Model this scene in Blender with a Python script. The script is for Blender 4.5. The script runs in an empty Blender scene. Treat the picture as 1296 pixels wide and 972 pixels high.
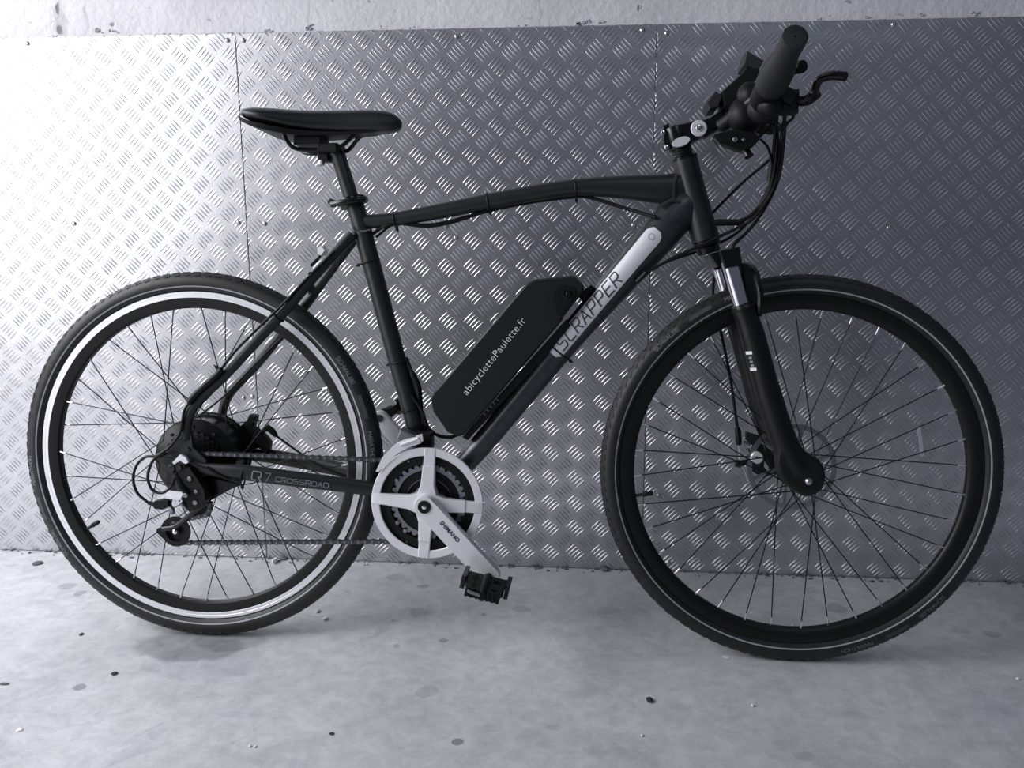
import bpy, math, random
import numpy as np
from mathutils import Vector, Matrix

random.seed(7)
PI = math.pi
S = bpy.context.scene
COL = S.collection

# ------------------------------------------------------------------ camera
FPX, YAW, PITCH, ROLL = 1078.92, -0.08621, -0.19311, -0.00224   # focal length in pixels of the 1296 wide frame
CAM = Vector((0.13328, -1.85058, 0.79408))
fw = Vector((math.sin(YAW) * math.cos(PITCH), math.cos(YAW) * math.cos(PITCH), math.sin(PITCH)))
rt0 = Vector((math.cos(YAW), -math.sin(YAW), 0)); up0 = rt0.cross(fw)
rt = math.cos(ROLL) * rt0 + math.sin(ROLL) * up0
up = -math.sin(ROLL) * rt0 + math.cos(ROLL) * up0
cd = bpy.data.cameras.new('camera'); cam = bpy.data.objects.new('camera', cd); COL.objects.link(cam)
cd.sensor_width = 36; cd.lens = FPX / 1296 * 36; cd.clip_start = 0.05
M = Matrix((rt, up, -fw)).transposed().to_4x4(); M.translation = CAM
cam.matrix_world = M
S.camera = cam

# ------------------------------------------------------------------ light
S.view_settings.view_transform = 'Standard'; S.view_settings.look = 'None'
S.view_settings.gamma = 1; S.view_settings.use_curve_mapping = False
S.view_settings.exposure = 0.0
W = bpy.data.worlds.new('world'); S.world = W; W.use_nodes = True
bg = W.node_tree.nodes['Background']; bg.inputs[0].default_value = (0.68, 0.77, 1.0, 1); bg.inputs[1].default_value = 0.105


def area(name, loc, target, sx, sy, power, color):
    l = bpy.data.lights.new(name, 'AREA'); l.shape = 'RECTANGLE'; l.size = sx; l.size_y = sy
    l.energy = power; l.color = color
    o = bpy.data.objects.new(name, l); COL.objects.link(o); o.location = loc
    o.rotation_euler = (Vector(target) - Vector(loc)).to_track_quat('-Z', 'Y').to_euler()
    return o


area('garage_doorway_daylight', (-2.55, -2.0, 1.35), (-0.9, 0, 0.75), 1.15, 2.0, 39, (0.96, 0.955, 1.0))
area('side_window_daylight', (-2.3, -1.0, 1.7), (-0.9, -.5, 0.0), 1.5, 1.2, 58, (0.96, 0.955, 1.0))
area('ceiling_lamp', (0.9, -2.2, 2.6), (0.5, 0, 0.6), 1.2, 0.3, 5, (0.80, 0.86, 1.0))


# ------------------------------------------------------------------ materials
def mat(name, col, rough=0.5, metal=0.0, bump=0.0, scale=200.0, var=0.0, vscale=20.0, spec=0.5):
    m = bpy.data.materials.new(name); m.use_nodes = True
    n = m.node_tree.nodes; L = m.node_tree.links; b = n['Principled BSDF']
    b.inputs['Base Color'].default_value = (*col, 1); b.inputs['Roughness'].default_value = rough
    b.inputs['Metallic'].default_value = metal; b.inputs['Specular IOR Level'].default_value = spec
    tc = n.new('ShaderNodeTexCoord')
    if var:
        t = n.new('ShaderNodeTexNoise'); t.inputs['Scale'].default_value = vscale; t.inputs['Detail'].default_value = 5
        L.new(tc.outputs['Object'], t.inputs['Vector'])
        r = n.new('ShaderNodeValToRGB'); r.color_ramp.elements[0].position = .3; r.color_ramp.elements[1].position = .7
        r.color_ramp.elements[0].color = (*[c * (1 - var) for c in col], 1)
        r.color_ramp.elements[1].color = (*[min(1, c * (1 + var)) for c in col], 1)
        L.new(t.outputs[0], r.inputs[0]); L.new(r.outputs[0], b.inputs['Base Color'])
    if bump:
        t = n.new('ShaderNodeTexNoise'); t.inputs['Scale'].default_value = scale; t.inputs['Detail'].default_value = 3
        L.new(tc.outputs['Object'], t.inputs['Vector'])
        bp_ = n.new('ShaderNodeBump'); bp_.inputs['Strength'].default_value = bump; bp_.inputs['Distance'].default_value = .001
        L.new(t.outputs[0], bp_.inputs['Height']); L.new(bp_.outputs[0], b.inputs['Normal'])
    return m


m_frame = mat('matt_black_paint', (.011, .0115, .013), .40, 0, .15, 900, .2, 60)
m_satin = mat('satin_black_paint', (.060, .061, .068), .33, .6, .06, 900, .2, 60)
m_fork = mat('fork_black', (.005, .005, .0055), .36, spec=.4)
m_blk = mat('black_plastic', (.0035, .0035, .004), .5, 0, .1, 500, spec=.28)
m_gloss = mat('glossy_black', (.004, .004, .0045), .25, spec=.4)
m_rub = mat('tyre_rubber', (.012, .012, .0135), .5, 0, .2, 300, .15, 30, spec=.45)
m_grip = mat('grip_rubber', (.013, .0135, .015), .6, 0, .3, 600)
m_rim = mat('black_rim', (.004, .004, .0045), .4, spec=.35)
m_track = mat('brushed_rim_track', (.86, .86, .88), .38, .7, .1, 400)
m_stripe = mat('reflective_stripe', (.33, .33, .36), .4)
m_spoke = mat('black_spoke', (.012, .012, .014), .35, .6)
m_nip = mat('nickel', (.75, .75, .78), .25, 1)
m_chrome = mat('chrome', (.80, .80, .83), .1, 1)
m_silver = mat('silver_crank_alloy', (.80, .80, .82), .38, .35, .06, 700)
m_steel = mat('dull_steel', (.30, .30, .33), .35, .9)
m_dark = mat('dark_steel', (.05, .05, .055), .38, .8)
m_chain = mat('chain_steel', (.10, .10, .11), .35, .85)
m_vinyl = mat('saddle_vinyl', (.011, .011, .013), .33, 0, .35, 1500)
m_decal = mat('silver_decal', (.66, .65, .69), .45, .2, .05, 900)
m_ink = mat('decal_ink', (.022, .022, .028), .5)
m_white = mat('white_print', (.80, .80, .82), .5)
m_greyp = mat('grey_print', (.22, .22, .25), .5)
m_batt = mat('battery_case', (.006, .0065, .0075), .5, 0, .15, 900, spec=.35)
m_glass = mat('smoked_screen', (.03, .03, .035), .15)
m_clear = mat('clear_reflector', (.80, .80, .84), .2)
m_tpatch = mat('tyre_patch', (.05, .05, .056), .55)
m_tprint = mat('tyre_print', (.15, .15, .165), .6)
m_screw = mat('zinc_screw', (.55, .55, .60), .3, 1)


def tread_mat():
    m = bpy.data.materials.new('tread_plate_aluminium'); m.use_nodes = True
    n = m.node_tree.nodes; L = m.node_tree.links; b = n['Principled BSDF']
    b.inputs['Metallic'].default_value = 1
    tc = n.new('ShaderNodeTexCoord')
    no = n.new('ShaderNodeTexNoise'); no.inputs['Scale'].default_value = 3; no.inputs['Detail'].default_value = 6
    L.new(tc.outputs['Object'], no.inputs['Vector'])
    r = n.new('ShaderNodeValToRGB')
    r.color_ramp.elements[0].position = .3; r.color_ramp.elements[0].color = (.56, .56, .58, 1)
    r.color_ramp.elements[1].position = .75; r.color_ramp.elements[1].color = (.66, .66, .68, 1)
    L.new(no.outputs[0], r.inputs[0]); L.new(r.outputs[0], b.inputs['Base Color'])
    b.inputs['Roughness'].default_value = .35
    # sheet is rolled: shallow waves, plus fine mill grain
    mp = n.new('ShaderNodeMapping'); mp.inputs['Scale'].default_value = (2.5, 1, 9)
    L.new(tc.outputs['Object'], mp.inputs[0])
    wv = n.new('ShaderNodeTexNoise'); wv.inputs['Scale'].default_value = 1.0; wv.inputs['Detail'].default_value = 2
    L.new(mp.outputs[0], wv.inputs['Vector'])
    b1 = n.new('ShaderNodeBump'); b1.inputs['Strength'].default_value = .5; b1.inputs['Distance'].default_value = .006
    L.new(wv.outputs[0], b1.inputs['Height'])
    fi = n.new('ShaderNodeTexNoise'); fi.inputs['Scale'].default_value = 260; fi.inputs['Detail'].default_value = 3
    L.new(tc.outputs['Object'], fi.inputs['Vector'])
    b2 = n.new('ShaderNodeBump'); b2.inputs['Strength'].default_value = .22; b2.inputs['Distance'].default_value = .001
    L.new(fi.outputs[0], b2.inputs['Height']); L.new(b1.outputs[0], b2.inputs['Normal'])
    L.new(b2.outputs[0], b.inputs['Normal'])
    return m


m_tread = tread_mat()


def floor_mat():
    m = bpy.data.materials.new('stained_concrete'); m.use_nodes = True
    n = m.node_tree.nodes; L = m.node_tree.links; b = n['Principled BSDF']
    b.inputs['Roughness'].default_value = .62
    tc = n.new('ShaderNodeTexCoord')

    def noise(sc, det, rough=.55, dist=0.0):
        t = n.new('ShaderNodeTexNoise'); t.inputs['Scale'].default_value = sc; t.inputs['Detail'].default_value = det
        t.inputs['Roughness'].default_value = rough; t.inputs['Distortion'].default_value = dist
        L.new(tc.outputs['Object'], t.inputs['Vector']); return t.outputs[0]

    def ramp(src, a, b_, c0, c1):
        r = n.new('ShaderNodeValToRGB'); r.color_ramp.elements[0].position = a; r.color_ramp.elements[1].position = b_
        r.color_ramp.elements[0].color = (*c0, 1); r.color_ramp.elements[1].color = (*c1, 1)
        L.new(src, r.inputs[0]); return r.outputs[0]

    def mul(a, b_, f=1.0):
        x = n.new('ShaderNodeMix'); x.data_type = 'RGBA'; x.blend_type = 'MULTIPLY'; x.inputs[0].default_value = f
        L.new(a, x.inputs[6]); L.new(b_, x.inputs[7]); return x.outputs[2]

    base = ramp(noise(2.2, 8, .6, .4), .3, .72, (.52, .52, .535), (.70, .70, .715))
    fine = mul(ramp(noise(30, 8, .72, .6), .34, .60, (.80, .80, .81), (1, 1, 1)), ramp(noise(9, 8, .7, 1.2), .36, .58, (.86, .86, .87), (1, 1, 1)))
    spk = ramp(noise(150, 2), .22, .36, (.60, .60, .62), (1, 1, 1))
    blot = ramp(noise(7, 5, .6, 1.5), .26, .38, (.80, .80, .82), (1, 1, 1))
    c = mul(mul(mul(base, fine), spk, .6), blot)
    # damp patches and oil drips with their own outlines (centre x, y, half width, half depth, tone)
    wob = n.new('ShaderNodeTexNoise'); wob.inputs['Scale'].default_value = 22; wob.inputs['Detail'].default_value = 4
    L.new(tc.outputs['Object'], wob.inputs['Vector'])
    sub = n.new('ShaderNodeVectorMath'); sub.operation = 'SUBTRACT'; sub.inputs[1].default_value = (.5, .5, .5)
    L.new(wob.outputs['Color'], sub.inputs[0])
    scl = n.new('ShaderNodeVectorMath'); scl.operation = 'SCALE'; scl.inputs['Scale'].default_value = .05
    L.new(sub.outputs[0], scl.inputs[0])
    add = n.new('ShaderNodeVectorMath'); add.operation = 'ADD'
    L.new(tc.outputs['Object'], add.inputs[0]); L.new(scl.outputs[0], add.inputs[1])
    scl2 = n.new('ShaderNodeVectorMath'); scl2.operation = 'SCALE'; scl2.inputs['Scale'].default_value = .018
    L.new(sub.outputs[0], scl2.inputs[0])
    add2 = n.new('ShaderNodeVectorMath'); add2.operation = 'ADD'
    L.new(tc.outputs['Object'], add2.inputs[0]); L.new(scl2.outputs[0], add2.inputs[1])
    for (x, y, rx, ry, tone, w) in STAINS:
        mp = n.new('ShaderNodeMapping'); mp.vector_type = 'TEXTURE'
        mp.inputs['Location'].default_value = (x, y, 0); mp.inputs['Scale'].default_value = (rx, ry, 10)
        L.new((add if w else add2).outputs[0], mp.inputs[0])
        ln = n.new('ShaderNodeVectorMath'); ln.operation = 'LENGTH'; L.new(mp.outputs[0], ln.inputs[0])
        c = mul(c, ramp(ln.outputs['Value'], .8, 1.02 if w else 1.25, (tone, tone, tone * 1.02), (1, 1, 1)))
    L.new(c, b.inputs['Base Color'])
    h = n.new('ShaderNodeBump'); h.inputs['Strength'].default_value = .25; h.inputs['Distance'].default_value = .002
    L.new(noise(60, 6), h.inputs['Height']); L.new(h.outputs[0], b.inputs['Normal'])
    return m


def wall_mat():
    m = bpy.data.materials.new('white_rough_render'); m.use_nodes = True
    n = m.node_tree.nodes; L = m.node_tree.links; b = n['Principled BSDF']
    b.inputs['Roughness'].default_value = .8
    tc = n.new('ShaderNodeTexCoord')
    t = n.new('ShaderNodeTexNoise'); t.inputs['Scale'].default_value = 6; t.inputs['Detail'].default_value = 6
    L.new(tc.outputs['Object'], t.inputs['Vector'])
    r = n.new('ShaderNodeValToRGB'); r.color_ramp.elements[0].position = .3; r.color_ramp.elements[1].position = .7
    r.color_ramp.elements[0].color = (.58, .57, .59, 1); r.color_ramp.elements[1].color = (.70, .69, .71, 1)
    L.new(t.outputs[0], r.inputs[0])
    pit = n.new('ShaderNodeTexNoise'); pit.inputs['Scale'].default_value = 32; pit.inputs['Detail'].default_value = 6
    L.new(tc.outputs['Object'], pit.inputs['Vector'])
    pr = n.new('ShaderNodeValToRGB'); pr.color_ramp.elements[0].position = .24; pr.color_ramp.elements[1].position = .31
    pr.color_ramp.elements[0].color = (.35, .35, .38, 1); pr.color_ramp.elements[1].color = (1, 1, 1, 1)
    L.new(pit.outputs[0], pr.inputs[0])
    x = n.new('ShaderNodeMix'); x.data_type = 'RGBA'; x.blend_type = 'MULTIPLY'; x.inputs[0].default_value = 1
    L.new(r.outputs[0], x.inputs[6]); L.new(pr.outputs[0], x.inputs[7]); last = x.outputs[2]
    sub = n.new('ShaderNodeVectorMath'); sub.operation = 'SUBTRACT'; sub.inputs[1].default_value = (.5, .5, .5); L.new(pit.outputs['Color'], sub.inputs[0])
    scl = n.new('ShaderNodeVectorMath'); scl.operation = 'SCALE'; scl.inputs['Scale'].default_value = .03; L.new(sub.outputs[0], scl.inputs[0])
    add = n.new('ShaderNodeVectorMath'); add.operation = 'ADD'; L.new(tc.outputs['Object'], add.inputs[0]); L.new(scl.outputs[0], add.inputs[1])
    for (u, v, ru, rv, tone) in [(73, 12, 4, 9, .35), (74, 38, 4, 8, .4), (74, 25, 12, 30, .78), (124, 37, 4, 4, .3), (140, 29, 4, 4, .4), (146, 40, 5, 2, .45), (108, 25, 3, 25, .8), (390, 15, 1.5, 24, .82),
                                 (683, 15, 1.5, 24, .8), (1075, 4, 4, 3, .5), (670, 24, 6, 1.5, .75), (1140, 20, 8, 2, .7), (1052, 21, 2, 2, .5)]:
        x0, z0 = on_wall(u, v); x1, _ = on_wall(u + ru, v); _, z1 = on_wall(u, v + rv)
        mp = n.new('ShaderNodeMapping'); mp.vector_type = 'TEXTURE'; mp.inputs['Location'].default_value = (x0, 0, z0); mp.inputs['Scale'].default_value = (abs(x1 - x0), 10, abs(z1 - z0))
        L.new(add.outputs[0], mp.inputs[0]); ln = n.new('ShaderNodeVectorMath'); ln.operation = 'LENGTH'; L.new(mp.outputs[0], ln.inputs[0])
        q = n.new('ShaderNodeValToRGB'); q.color_ramp.elements[0].position = .6; q.color_ramp.elements[1].position = 1.2; q.color_ramp.elements[0].color = (tone, tone, tone, 1)
        L.new(ln.outputs['Value'], q.inputs[0]); y = n.new('ShaderNodeMix'); y.data_type = 'RGBA'; y.blend_type = 'MULTIPLY'; y.inputs[0].default_value = 1
        L.new(last, y.inputs[6]); L.new(q.outputs[0], y.inputs[7]); last = y.outputs[2]
    L.new(last, b.inputs['Base Color'])
    f = n.new('ShaderNodeTexNoise'); f.inputs['Scale'].default_value = 75; f.inputs['Detail'].default_value = 5
    L.new(tc.outputs['Object'], f.inputs['Vector'])
    h = n.new('ShaderNodeBump'); h.inputs['Strength'].default_value = .7; h.inputs['Distance'].default_value = .003
    L.new(f.outputs[0], h.inputs['Height'])
    h2 = n.new('ShaderNodeBump'); h2.inputs['Strength'].default_value = .8; h2.inputs['Distance'].default_value = .006
    L.new(pr.outputs[0], h2.inputs['Height']); L.new(h.outputs[0], h2.inputs['Normal'])
    L.new(h2.outputs[0], b.inputs['Normal'])
    return m


# ------------------------------------------------------------------ measuring: photograph pixel -> point on a real plane of the place
def ray(u, v):
    return rt * ((u - 648) / FPX) - up * ((v - 486) / FPX) + fw


def on_wall(u, v):
    d = ray(u, v); t = -CAM.y / d.y; p = CAM + d * t
    return p.x, p.z


def on_floor(u, v):
    d = ray(u, v); t = -CAM.z / d.z; p = CAM + d * t
    return p.x, p.y


BX, BY, LEAN, BYAW, WB, R = -0.5877, -0.37021, 0.07834, -0.00709, 1.10134, 0.349
BM = Matrix.Translation((BX, BY, 0)) @ Matrix.Rotation(BYAW, 4, 'Z') @ Matrix.Rotation(-LEAN, 4, 'X')
BMI = BM.inverted()
_o = BMI @ CAM


def X(u, v, ly=0.0):
    """point of the bicycle (its own axes: x forward, y away from the viewer, z up) at side offset ly"""
    d = BMI.to_3x3() @ ray(u, v); t = (ly - _o.y) / d.y
    return _o + d * t


# ------------------------------------------------------------------ mesh helpers
class MB:
    def __init__(s): s.v = []; s.f = []; s.m = []

    def add(s, vs, fs, mi=0):
        o = len(s.v); s.v += [tuple(p) for p in vs]; s.f += [tuple(i + o for i in f) for f in fs]; s.m += [mi] * len(fs); return s

    def tube(s, pts, r, n=10, mi=0, caps=True, lat=None, closed=False, ex=1.0):
        """sweep; r: radius, list of radii or list of (in-plane, sideways) radii with lat = sideways axis"""
        P = [Vector(p) for p in pts]; k = len(P)
        rr = r if isinstance(r, (list, tuple)) and len(r) == k else [r] * k
        T = []
        for i in range(k):
            a = P[(i - 1) % k] if (closed or i > 0) else P[i]; b = P[(i + 1) % k] if (closed or i < k - 1) else P[i]
            T.append((b - a).normalized())
        if lat is None:
            N = T[0].orthogonal().normalized()
        vs = []
        for i in range(k):
            if lat is not None:
                B = Vector(lat); B = (B - T[i] * B.dot(T[i])).normalized(); A = B.cross(T[i]).normalized()
            else:
                N = (N - T[i] * N.dot(T[i])).normalized(); A = N; B = T[i].cross(N)
            ra, rb = rr[i] if isinstance(rr[i], (list, tuple)) else (rr[i], rr[i])
            for j in range(n):
                t = 2 * PI * j / n; c, q = math.cos(t), math.sin(t)
                if ex != 1.0:
                    c = math.copysign(abs(c) ** ex, c); q = math.copysign(abs(q) ** ex, q)
                vs.append(P[i] + A * (ra * c) + B * (rb * q))
        fs = []
        for i in range(k if closed else k - 1):
            i2 = (i + 1) % k
            for j in range(n):
                fs.append((i * n + j, i * n + (j + 1) % n, i2 * n + (j + 1) % n, i2 * n + j))
        if caps and not closed:
            fs.append(tuple(range(n - 1, -1, -1))); fs.append(tuple((k - 1) * n + j for j in range(n)))
        return s.add(vs, fs, mi)

    def lathe(s, prof, c, ax=(0, 1, 0), n=32, mi=0, closed=False, a0=0.0, a1=2 * PI, capped=True):
        """profile of (radius, offset along axis)"""
        ax = Vector(ax).normalized(); c = Vector(c)
        u = Vector((1, 0, 0)) if abs(ax.x) < .9 else Vector((0, 0, 1))
        u = (u - ax * u.dot(ax)).normalized(); w = u.cross(ax) * -1
        full = abs(a1 - a0 - 2 * PI) < 1e-6; m = n if full else n + 1; k = len(prof); vs = []
        for i in range(m):
            t = a0 + (a1 - a0) * i / n; e = u * math.cos(t) + w * math.sin(t)
            for (r, a) in prof: vs.append(c + e * r + ax * a)
        fs = []
        for i in range(n):
            i2 = (i + 1) % m
            for j in range(k if closed else k - 1):
                j2 = (j + 1) % k
                fs.append((i * k + j, i2 * k + j, i2 * k + j2, i * k + j2))
        if not full and closed and capped:
            fs.append(tuple(range(k))); fs.append(tuple(n * k + j for j in range(k - 1, -1, -1)))
        if full and not closed and capped:
            if prof[0][0] > 1e-6: fs.append(tuple(i * k for i in range(m)))
            if prof[-1][0] > 1e-6: fs.append(tuple(i * k + k - 1 for i in range(m - 1, -1, -1)))
        return s.add(vs, fs, mi)

    def disc(s, c, r, h, ax=(0, 1, 0), n=20, mi=0, ch=.15):
        b = min(r, h) * ch
        return s.lathe([(0, -h / 2), (r - b, -h / 2), (r, -h / 2 + b), (r, h / 2 - b), (r - b, h / 2), (0, h / 2)], c, ax, n, mi)

    def prism(s, poly, y0, y1, mi=0, ch=0.0, holes=None):
        """outline of (x, z) extruded sideways, with a chamfer"""
        a = sum(poly[i][0] * poly[(i + 1) % len(poly)][1] - poly[(i + 1) % len(poly)][0] * poly[i][1] for i in range(len(poly)))
        if a < 0: poly = poly[::-1]
        k = len(poly); P = [Vector((p[0], p[1])) for p in poly]
        if ch:
            ins = []
            for i in range(k):
                d1 = (P[i] - P[i - 1]).normalized(); d2 = (P[(i + 1) % k] - P[i]).normalized()
                n1 = Vector((-d1.y, d1.x)); n2 = Vector((-d2.y, d2.x)); b = (n1 + n2)
                b = b / max(.5, b.length_squared) * 2 if b.length > 1e-6 else n1
                ins.append(P[i] + b * ch * .5 * 1.0)
            rings = [(ins, y0), (P, y0 + ch), (P, y1 - ch), (ins, y1)]
        else:
            rings = [(P, y0), (P, y1)]
        vs = [(p.x, y, p.y) for ring, y in rings for p in ring]; fs = []
        for q in range(len(rings) - 1):
            for i in range(k):
                j = (i + 1) % k; fs.append((q * k + i, q * k + j, (q + 1) * k + j, (q + 1) * k + i))
        fs.append(tuple(range(k - 1, -1, -1))); fs.append(tuple((len(rings) - 1) * k + i for i in range(k)))
        fs = [f[::-1] for f in fs]
        return s.add(vs, fs, mi)

    def ball(s, c, r, n=12, mi=0, sc=(1, 1, 1)):
        vs = [(0, 0, 1)]; m = n // 2
        for i in range(1, m):
            for j in range(n):
                a, b = PI * i / m, 2 * PI * j / n
                vs.append((math.sin(a) * math.cos(b), math.sin(a) * math.sin(b), math.cos(a)))
        vs.append((0, 0, -1)); fs = []
        for j in range(n): fs.append((0, 1 + j, 1 + (j + 1) % n))
        for i in range(m - 2):
            for j in range(n):
                a = 1 + i * n + j; b = 1 + i * n + (j + 1) % n; fs.append((a, a + n, b + n, b))
        e = len(vs) - 1; o = 1 + (m - 2) * n
        for j in range(n): fs.append((e, o + (j + 1) % n, o + j))
        return s.add([(c[0] + p[0] * r * sc[0], c[1] + p[1] * r * sc[1], c[2] + p[2] * r * sc[2]) for p in vs], fs, mi)

    def box(s, c, d, rot=None, mi=0, ch=.12):
        """chamfered block"""
        q = min(d) * ch; vs = []
        for sy in (-1, 1):
            for (ix, iy, iz) in ((q, 0, q), (0, q, 0)) if sy < 0 else ((0, q, 0), (q, 0, q)):
                hx, hz = d[0] / 2 - ix, d[2] / 2 - iz; y = sy * (d[1] / 2 - iy)
                vs += [(-hx, y, -hz), (hx, y, -hz), (hx, y, hz), (-hx, y, hz)]
        Rm = rot if rot is not None else Matrix.Identity(3)
        vs = [Rm @ Vector(p) + Vector(c) for p in vs]; fs = [(0, 1, 2, 3), (15, 14, 13, 12)]
        for l in range(3):
            for j in range(4):
                a = l * 4 + j; b = l * 4 + (j + 1) % 4; fs.append((a, a + 4, b + 4, b))
        return s.add(vs, fs, mi)

    def mesh(s, name, mats, smooth=True, angle=35):
        me = bpy.data.meshes.new(name); me.from_pydata(s.v, [], s.f)
        for m in mats: me.materials.append(m)
        if len(mats) > 1: me.polygons.foreach_set('material_index', s.m)
        if smooth:
            me.polygons.foreach_set('use_smooth', [True] * len(me.polygons)); me.update()
            me.set_sharp_from_angle(angle=math.radians(angle))
        me.update(); return me

    def build(s, name, m, parent=None, label=None, smooth=True, angle=35):
        return link(name, s.mesh(name, m if isinstance(m, list) else [m], smooth, angle), parent, label)


def link(name, me, parent=None, label=None):
    o = bpy.data.objects.new(name, me); COL.objects.link(o)
    if parent is not None: o.parent = parent
    if label: o['label'] = label
    return o


def empty(name, parent=None, label=None):
    o = bpy.data.objects.new(name, None); COL.objects.link(o); o.empty_display_size = .05
    if parent is not None: o.parent = parent
    if label: o['label'] = label
    return o


def smoothpath(P, n=6):
    """Catmull-Rom through points"""
    P = [Vector(p) for p in P]; Q = [P[0] * 2 - P[1]] + P + [P[-1] * 2 - P[-2]]; out = []
    for i in range(1, len(Q) - 2):
        a, b, c, d = Q[i - 1:i + 3]
        for k in range(n):
            t = k / n
            out.append(.5 * ((2 * b) + (c - a) * t + (2 * a - 5 * b + 4 * c - d) * t * t + (3 * b - a - 3 * c + d) * t ** 3))
    out.append(P[-1]); return out


GL = {  # single-stroke capitals on a 4 x 6 grid
    'S': [[(4, 6), (0.6, 6), (0, 5.4), (0, 3.6), (.6, 3), (3.4, 3), (4, 2.4), (4, .6), (3.4, 0), (0, 0)]],
    'C': [[(4, 6), (.8, 6), (0, 5.2), (0, .8), (.8, 0), (4, 0)]],
    'R': [[(0, 0), (0, 6), (3.3, 6), (4, 5.3), (4, 3.4), (3.3, 2.7), (0, 2.7)], [(1.8, 2.7), (4, 0)]],
    'A': [[(0, 0), (2, 6), (4, 0)], [(.7, 2), (3.3, 2)]],
    'P': [[(0, 0), (0, 6), (3.3, 6), (4, 5.3), (4, 3.2), (3.3, 2.5), (0, 2.5)]],
    'E': [[(4, 6), (0, 6), (0, 0), (4, 0)], [(0, 3), (3.4, 3)]],
    'Q': [[(3, 0), (.8, 0), (0, .8), (0, 5.2), (.8, 6), (5.2, 6), (6, 5.2), (6, 2.2), (4.2, 2.2)], [(4.4, 2.2), (6.4, -.8)]],
    '7': [[(0, 6), (4.4, 6), (1.4, 0)]],
    'O': [[(.8, 0), (0, .8), (0, 5.2), (.8, 6), (3.2, 6), (4, 5.2), (4, .8), (3.2, 0), (.8, 0)]],
    'D': [[(0, 0), (0, 6), (3, 6), (4, 5), (4, 1), (3, 0), (0, 0)]],
    'H': [[(0, 0), (0, 6)], [(4, 0), (4, 6)], [(0, 3), (4, 3)]],
    'I': [[(0, 0), (0, 6)]],
    'M': [[(0, 0), (0, 6), (2, 3), (4, 6), (4, 0)]],
    'N': [[(0, 0), (0, 6), (4, 0), (4, 6)]],
    'W': [[(0, 6), (1, 0), (2, 4), (3, 0), (4, 6)]],
    'L': [[(0, 6), (0, 0), (4, 0)]],
    'B': [[(0, 0), (0, 6), (3.3, 6), (4, 5.3), (4, 3.7), (3.3, 3), (0, 3)], [(3.3, 3), (4, 2.3), (4, .7), (3.3, 0), (0, 0)]],
    'T': [[(0, 6), (4, 6)], [(2, 6), (2, 0)]],
}


def strokes(text, fn, h, w=.6, gap=1.5, wide=1.0, slant=0.0, seg=1):
    """lettering as ribbons; fn maps (s, t) in metres to a point; centred on s; returns MB"""
    b = MB(); u = h / 6; x = 0; items = []
    for ch in text:
        if ch == ' ': x += 3 * wide; continue
        wd = max(p[0] for l in GL[ch] for p in l)
        items.append((ch, x)); x += wd * wide + gap
    tot = x - gap
    for ch, x0 in items:
        for l in GL[ch]:
            for (p, q) in zip(l[:-1], l[1:]):
                a = Vector((x0 + p[0] * wide + p[1] * slant - tot / 2 - 3 * slant, p[1] - 3)); c = Vector((x0 + q[0] * wide + q[1] * slant - tot / 2 - 3 * slant, q[1] - 3))
                d = (c - a).normalized(); nn = Vector((-d.y, d.x)) * (w / 2); a = a - d * w * .4; c = c + d * w * .4
                k = max(1, math.ceil((c - a).length / .8)); qs = []
                for i in range(k + 1): z = a.lerp(c, i / k); qs += [fn((z - nn).x * u, (z - nn).y * u), fn((z + nn).x * u, (z + nn).y * u)]
                b.add(qs, [(2 * i, 2 * i + 2, 2 * i + 3, 2 * i + 1) for i in range(k)])
    return b, tot * u


def font_text(body, size, bold=0.0, spacing=1.0):
    cu = bpy.data.curves.new('txt', 'FONT'); cu.body = body; cu.size = size; cu.align_x = 'CENTER'; cu.align_y = 'CENTER'
    cu.offset = bold; cu.space_character = spacing; cu.resolution_u = 4
    o = bpy.data.objects.new('txt', cu); COL.objects.link(o)
    dg = bpy.context.evaluated_depsgraph_get(); me = bpy.data.meshes.new_from_object(o.evaluated_get(dg))
    bpy.data.objects.remove(o); bpy.data.curves.remove(cu); return me


# ------------------------------------------------------------------ the setting
STAINS = []
for (u, v, ru, rv, tone) in [(240, 818, 78, 20, .60), (290, 812, 50, 13, .72), (262, 838, 80, 26, .85)]:
    x0, y0 = on_floor(u, v); x1, _ = on_floor(u + ru, v); _, y1 = on_floor(u, v - rv)
    STAINS.append((x0, y0, abs(x1 - x0), abs(y1 - y0), tone, 1))
for (u, v, ru, rv, tone) in [(100, 870, 9, 5, .55), (561, 810, 6, 3, .6), (580, 938, 8, 5, .45), (530, 775, 14, 7, .8), (612, 778, 4, 2, .6), (660, 771, 13, 5, .8),
                             (535, 742, 9, 3, .7), (500, 730, 12, 5, .82), (85, 742, 12, 5, .75), (102, 751, 8, 4, .7), (540, 875, 16, 8, .78),
                             (1080, 905, 18, 6, .85), (1255, 802, 12, 5, .75), (1060, 770, 12, 7, .75), (770, 773, 18, 5, .85), (1020, 958, 16, 7, .82),
                             (760, 795, 8, 3, .85), (820, 805, 10, 4, .85), (502, 818, 5, 3, .75), (500, 786, 4, 2, .75), (1215, 798, 14, 4, .85), (300, 905, 30, 5, .9),
                             (155, 830, 10, 3, .9), (365, 975, 8, 20, .9), (1260, 900, 30, 18, .93), (700, 920, 10, 4, .85)]:
    x0, y0 = on_floor(u, v); x1, _ = on_floor(u + ru, v); _, y1 = on_floor(u, v - rv)
    STAINS.append((x0, y0, abs(x1 - x0), abs(y1 - y0), tone, 0))

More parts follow.
